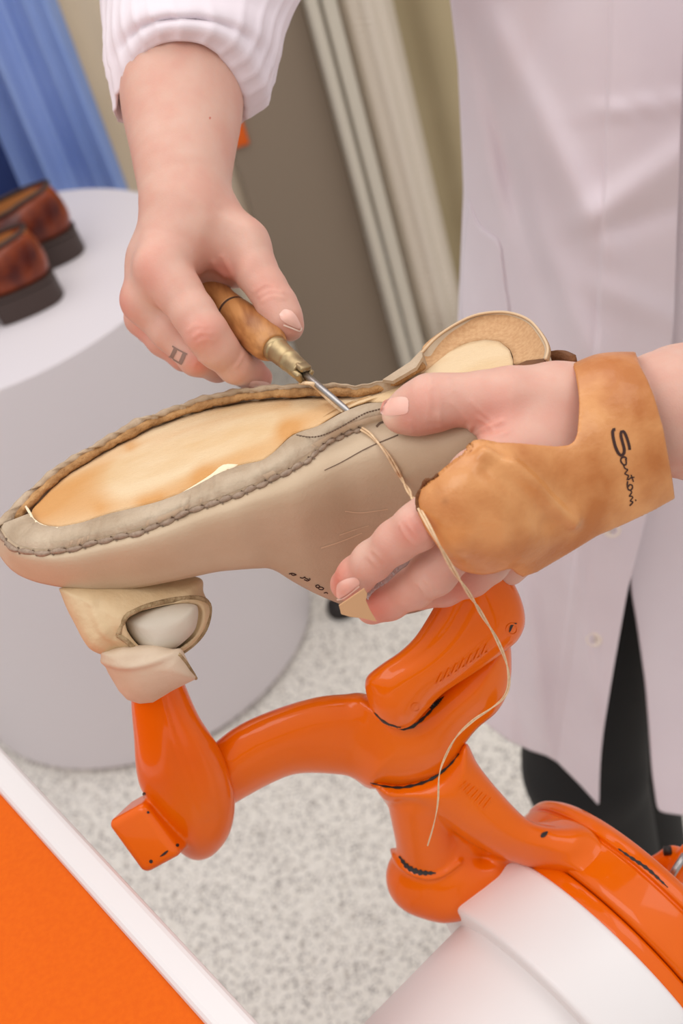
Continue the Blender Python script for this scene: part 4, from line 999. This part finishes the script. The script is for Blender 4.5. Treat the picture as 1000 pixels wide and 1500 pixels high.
# keep the front sheet, and a strap all the way round the wrist
strapz = np.where((PX > 838), -1.0, 1.0).astype(np.float32)
back = (np.broadcast_to(Z, PX.shape)-.655)
gd.D = np.maximum(gd.D, np.minimum(back, strapz)).astype(np.float32)
gd.D[~near] = np.maximum(gd.D[~near], .004)
Vg, Fg, Ng = gd.mesh(1)
Vg = crease(Vg, Ng, [([(708, 662), (740, 674), (775, 702), (806, 735), (838, 762)], -.0036, 11, .70), ([(715, 690), (760, 722), (800, 765)], .0022, 16, .70), ([(690, 655), (715, 650), (738, 668)], .0016, 8, .7), ([(742, 664), (790, 700), (830, 738)], .0012, 16, .7), ([(632, 700), (680, 665), (720, 668)], .0012, 18, .7), ([(700, 690), (730, 740), (740, 790)], -.0006, 14, .7)])
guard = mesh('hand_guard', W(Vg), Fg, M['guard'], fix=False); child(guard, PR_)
attr(guard, 'dark', np.clip(spots(Vg, [(633, 719, .58, 9, .75), (650, 735, .58, 6, .4), (668, 790, .58, 5, .5), (738, 676, .6, 12, .3), (775, 702, .6, 12, .25), (704, 655, .6, 10, .4), (672, 812, .59, 5, .5)]), 0, 1))  # worn dark patches at edges; wide crease spots paint in the fold's shade
TG = bvh(guard)
mb = MB()
for st, w in (([(901, 629), (898.5, 629), (897, 633), (898, 642), (901, 654), (905, 663), (909, 667), (913, 665), (914, 658), (911, 646), (909, 637), (910, 632), (914, 633), (918, 642), (921, 652), (922, 659)], 3.2),
              ([(916, 674), (917, 671), (914, 669.5), (910, 671), (909, 675), (912, 680), (916, 681), (917, 678), (916.5, 672)], 1.7), ([(913, 681), (915, 686), (919, 688), (917, 691), (915, 694), (919, 696), (920.5, 697), (918, 703)], 1.4),
              ([(918, 703), (921, 702), (924, 700), (929, 699)], 1.3), ([(924, 695.5), (926, 701), (927.5, 706)], 1.4), ([(919, 705), (918.5, 711), (920, 717), (923, 718), (926, 715), (925.5, 711), (922, 710), (920, 713)], 1.5),
              ([(923, 718), (925, 721), (923.5, 724), (921.5, 727), (925, 727), (926.5, 729), (924, 732), (922.5, 734)], 1.3), ([(922.5, 734), (926, 735), (926, 737), (922, 741)], 1.5), ([(930, 733.2), (931.8, 732.6)], 1.8)):
    mb.add(ribbon(TG, st, w*1.45, w*1.3, .0003, 40))
child2(mb.build('lettering', M['brandink']), guard)
mb = MB(); ep = smooth_path([(640, 694), (630, 701), (622, 703), (614, 716), (609, 730), (611, 748)], 30)
V, F = tube(drape(TG, [(x+2, y+1) for x, y in ep], .0001), np.array([.0009+.0005*wn[i] for i in range(30)]), 7); child2(mesh('frayed_edge', V, F, M['guardedge']), guard)
# loop of the strap behind the wrist
V = []
lp = [(800, 516, .672), (808, 514, .668), (818, 515, .662), (826, 518, .652), (834, 522, .640)]
for x, y, d in smooth_path(lp, 16): V += [C(x, y, d), C(x+4, y+18, d)]
o = mesh('strap_loop', W(np.array(V)), grid_faces(16, 2), M['guardedge']); solid(o, .003); child2(o, guard)

# ================================================================== small things in the hands
# thread
tl = empty('waxed_thread', tuple(P(660, 900, .68)), 'pale waxed thread running from the seam over the fingers and hanging before the orange stand', 'thread')
TU2 = bvh(upper, fb); TH2 = BVHTree.FromPolygons([Vector(v) for v in np.vstack([W(Vl), W(Vg)])], [tuple(map(int, q)) for q in np.vstack([Fl, Fg+len(Vl)])])
def twist(path, r, name):
    p = np.array(path); n = len(p); T = np.gradient(p, axis=0); T /= np.linalg.norm(T, axis=1)[:, None]; a = np.cross(T, FW); a /= np.linalg.norm(a, axis=1)[:, None]; b = np.cross(T, a)
    s = np.r_[0, np.cumsum(np.linalg.norm(np.diff(p, axis=0), axis=1))]; mb = MB(); r = np.broadcast_to(r, (n,))
    for k in (0, math.pi):
        ph = s/.055*2*math.pi+k; q = p+a*(np.cos(ph)*r*.6)[:, None]+b*(np.sin(ph)*r*.6)[:, None]; mb.add(tube(q, r*.62, 6))
    return child(mb.build(name, M['thread']), tl)
a = drape(TU2, smooth_path([(529, 628), (540, 635), (552, 647), (566, 664), (576, 680), (584, 694), (591, 706)], 30), .0024)
a2 = [P(597, 717, .604), P(606, 731, .596)]
h = drape(TH2, smooth_path([(612, 740), (630, 775), (651, 812), (662, 830), (676, 852), (688, 870)], 30), .0012)
rest = [P(*q) for q in ((706, 901, .642), (727, 936, .655), (741, 970, .665), (745, 1000, .672), (738, 1021, .676), (720, 1037, .678), (692, 1056, .682), (667, 1081, .69), (650, 1113, .70), (643, 1137, .706), (641, 1176, .712), (635, 1208, .718), (626, 1239, .724))]
mid = [P(640, 795, .585)]
path = smooth_path(np.array(a[::4]+[P(600, 722, .632),  P(612, 742, .594), P(634, 782, .583), P(655, 820, .592), P(672, 848, .602), P(688, 872, .618)]+rest), 420)
twist(path, np.interp(np.linspace(0, 1, 420), [0, .2, .6, 1], [.0010, .0010, .0008, .00035]), 'thread_tail')
st = [C(440, 560, sole_d(440, 560, .012)), C(450, 560.5, sole_d(450, 561, .0145)), C(459, 563.5, sole_d(459, 564, .014)), C(475, 578, sole_d(475, 578, .006)), C(490, 592, sole_d(490, 592, .0045)), C(503, 601.5, sole_d(503, 601, .005))]
V = []
for x in smooth_path(st, 50): t = np.array([.7, .55, 0]); V += [W(x-np.array([.0012, .0007, 0])), W(x-NC*.0*1+np.array([0, .0004, -.0006])), W(x+np.array([.0012, .0007, 0]))]
o = mesh('thread_loop', V, grid_faces(50, 3), M['thread']); solid(o, .0008); child(o, tl)
# knurled steel tool between the fingers
V, F = tube(W(resample([C(545, 874, .648), C(618, 800, .634)], 90)), .0060, 40)
k0, k1 = P(545, 874, .648), P(618, 800, .634); kd = (k1-k0)/np.linalg.norm(k1-k0)
for i in range(len(V)):
    r_, c_ = divmod(i, 40); q = k0+kd*((V[i]-k0)@kd); t = c_*2*math.pi/40
    V[i] = q+(V[i]-q)*(1+.09*max(abs(math.sin(t*5+r_*.5)), abs(math.sin(t*5-r_*.5)))-.05)
o = mesh('knurled_rod', V, F, M['dksteel']); tag(o, 'dark knurled steel rod held between the index and middle fingers under the shoe', 'tool')
# leather tab of the shoe, pinched by the fingertip
V = []
tabp = [(496, 886), (508, 878), (521, 869), (533, 861), (537, 868), (535, 878), (541, 892), (551, 909), (530, 904), (512, 902), (499, 898)]
c0_ = np.array(tabp).mean(0)
tabm = mesh('leather_tab', W(np.array([C(x, y, .616+.00004*(x-500)+.00008*(y-870)) for x, y in tabp])), [tuple(range(len(tabp)))], mat('tab_leather', rgb(196, 154, 112), .6), smooth=False); solid(tabm, .0016); child(tabm, SH)
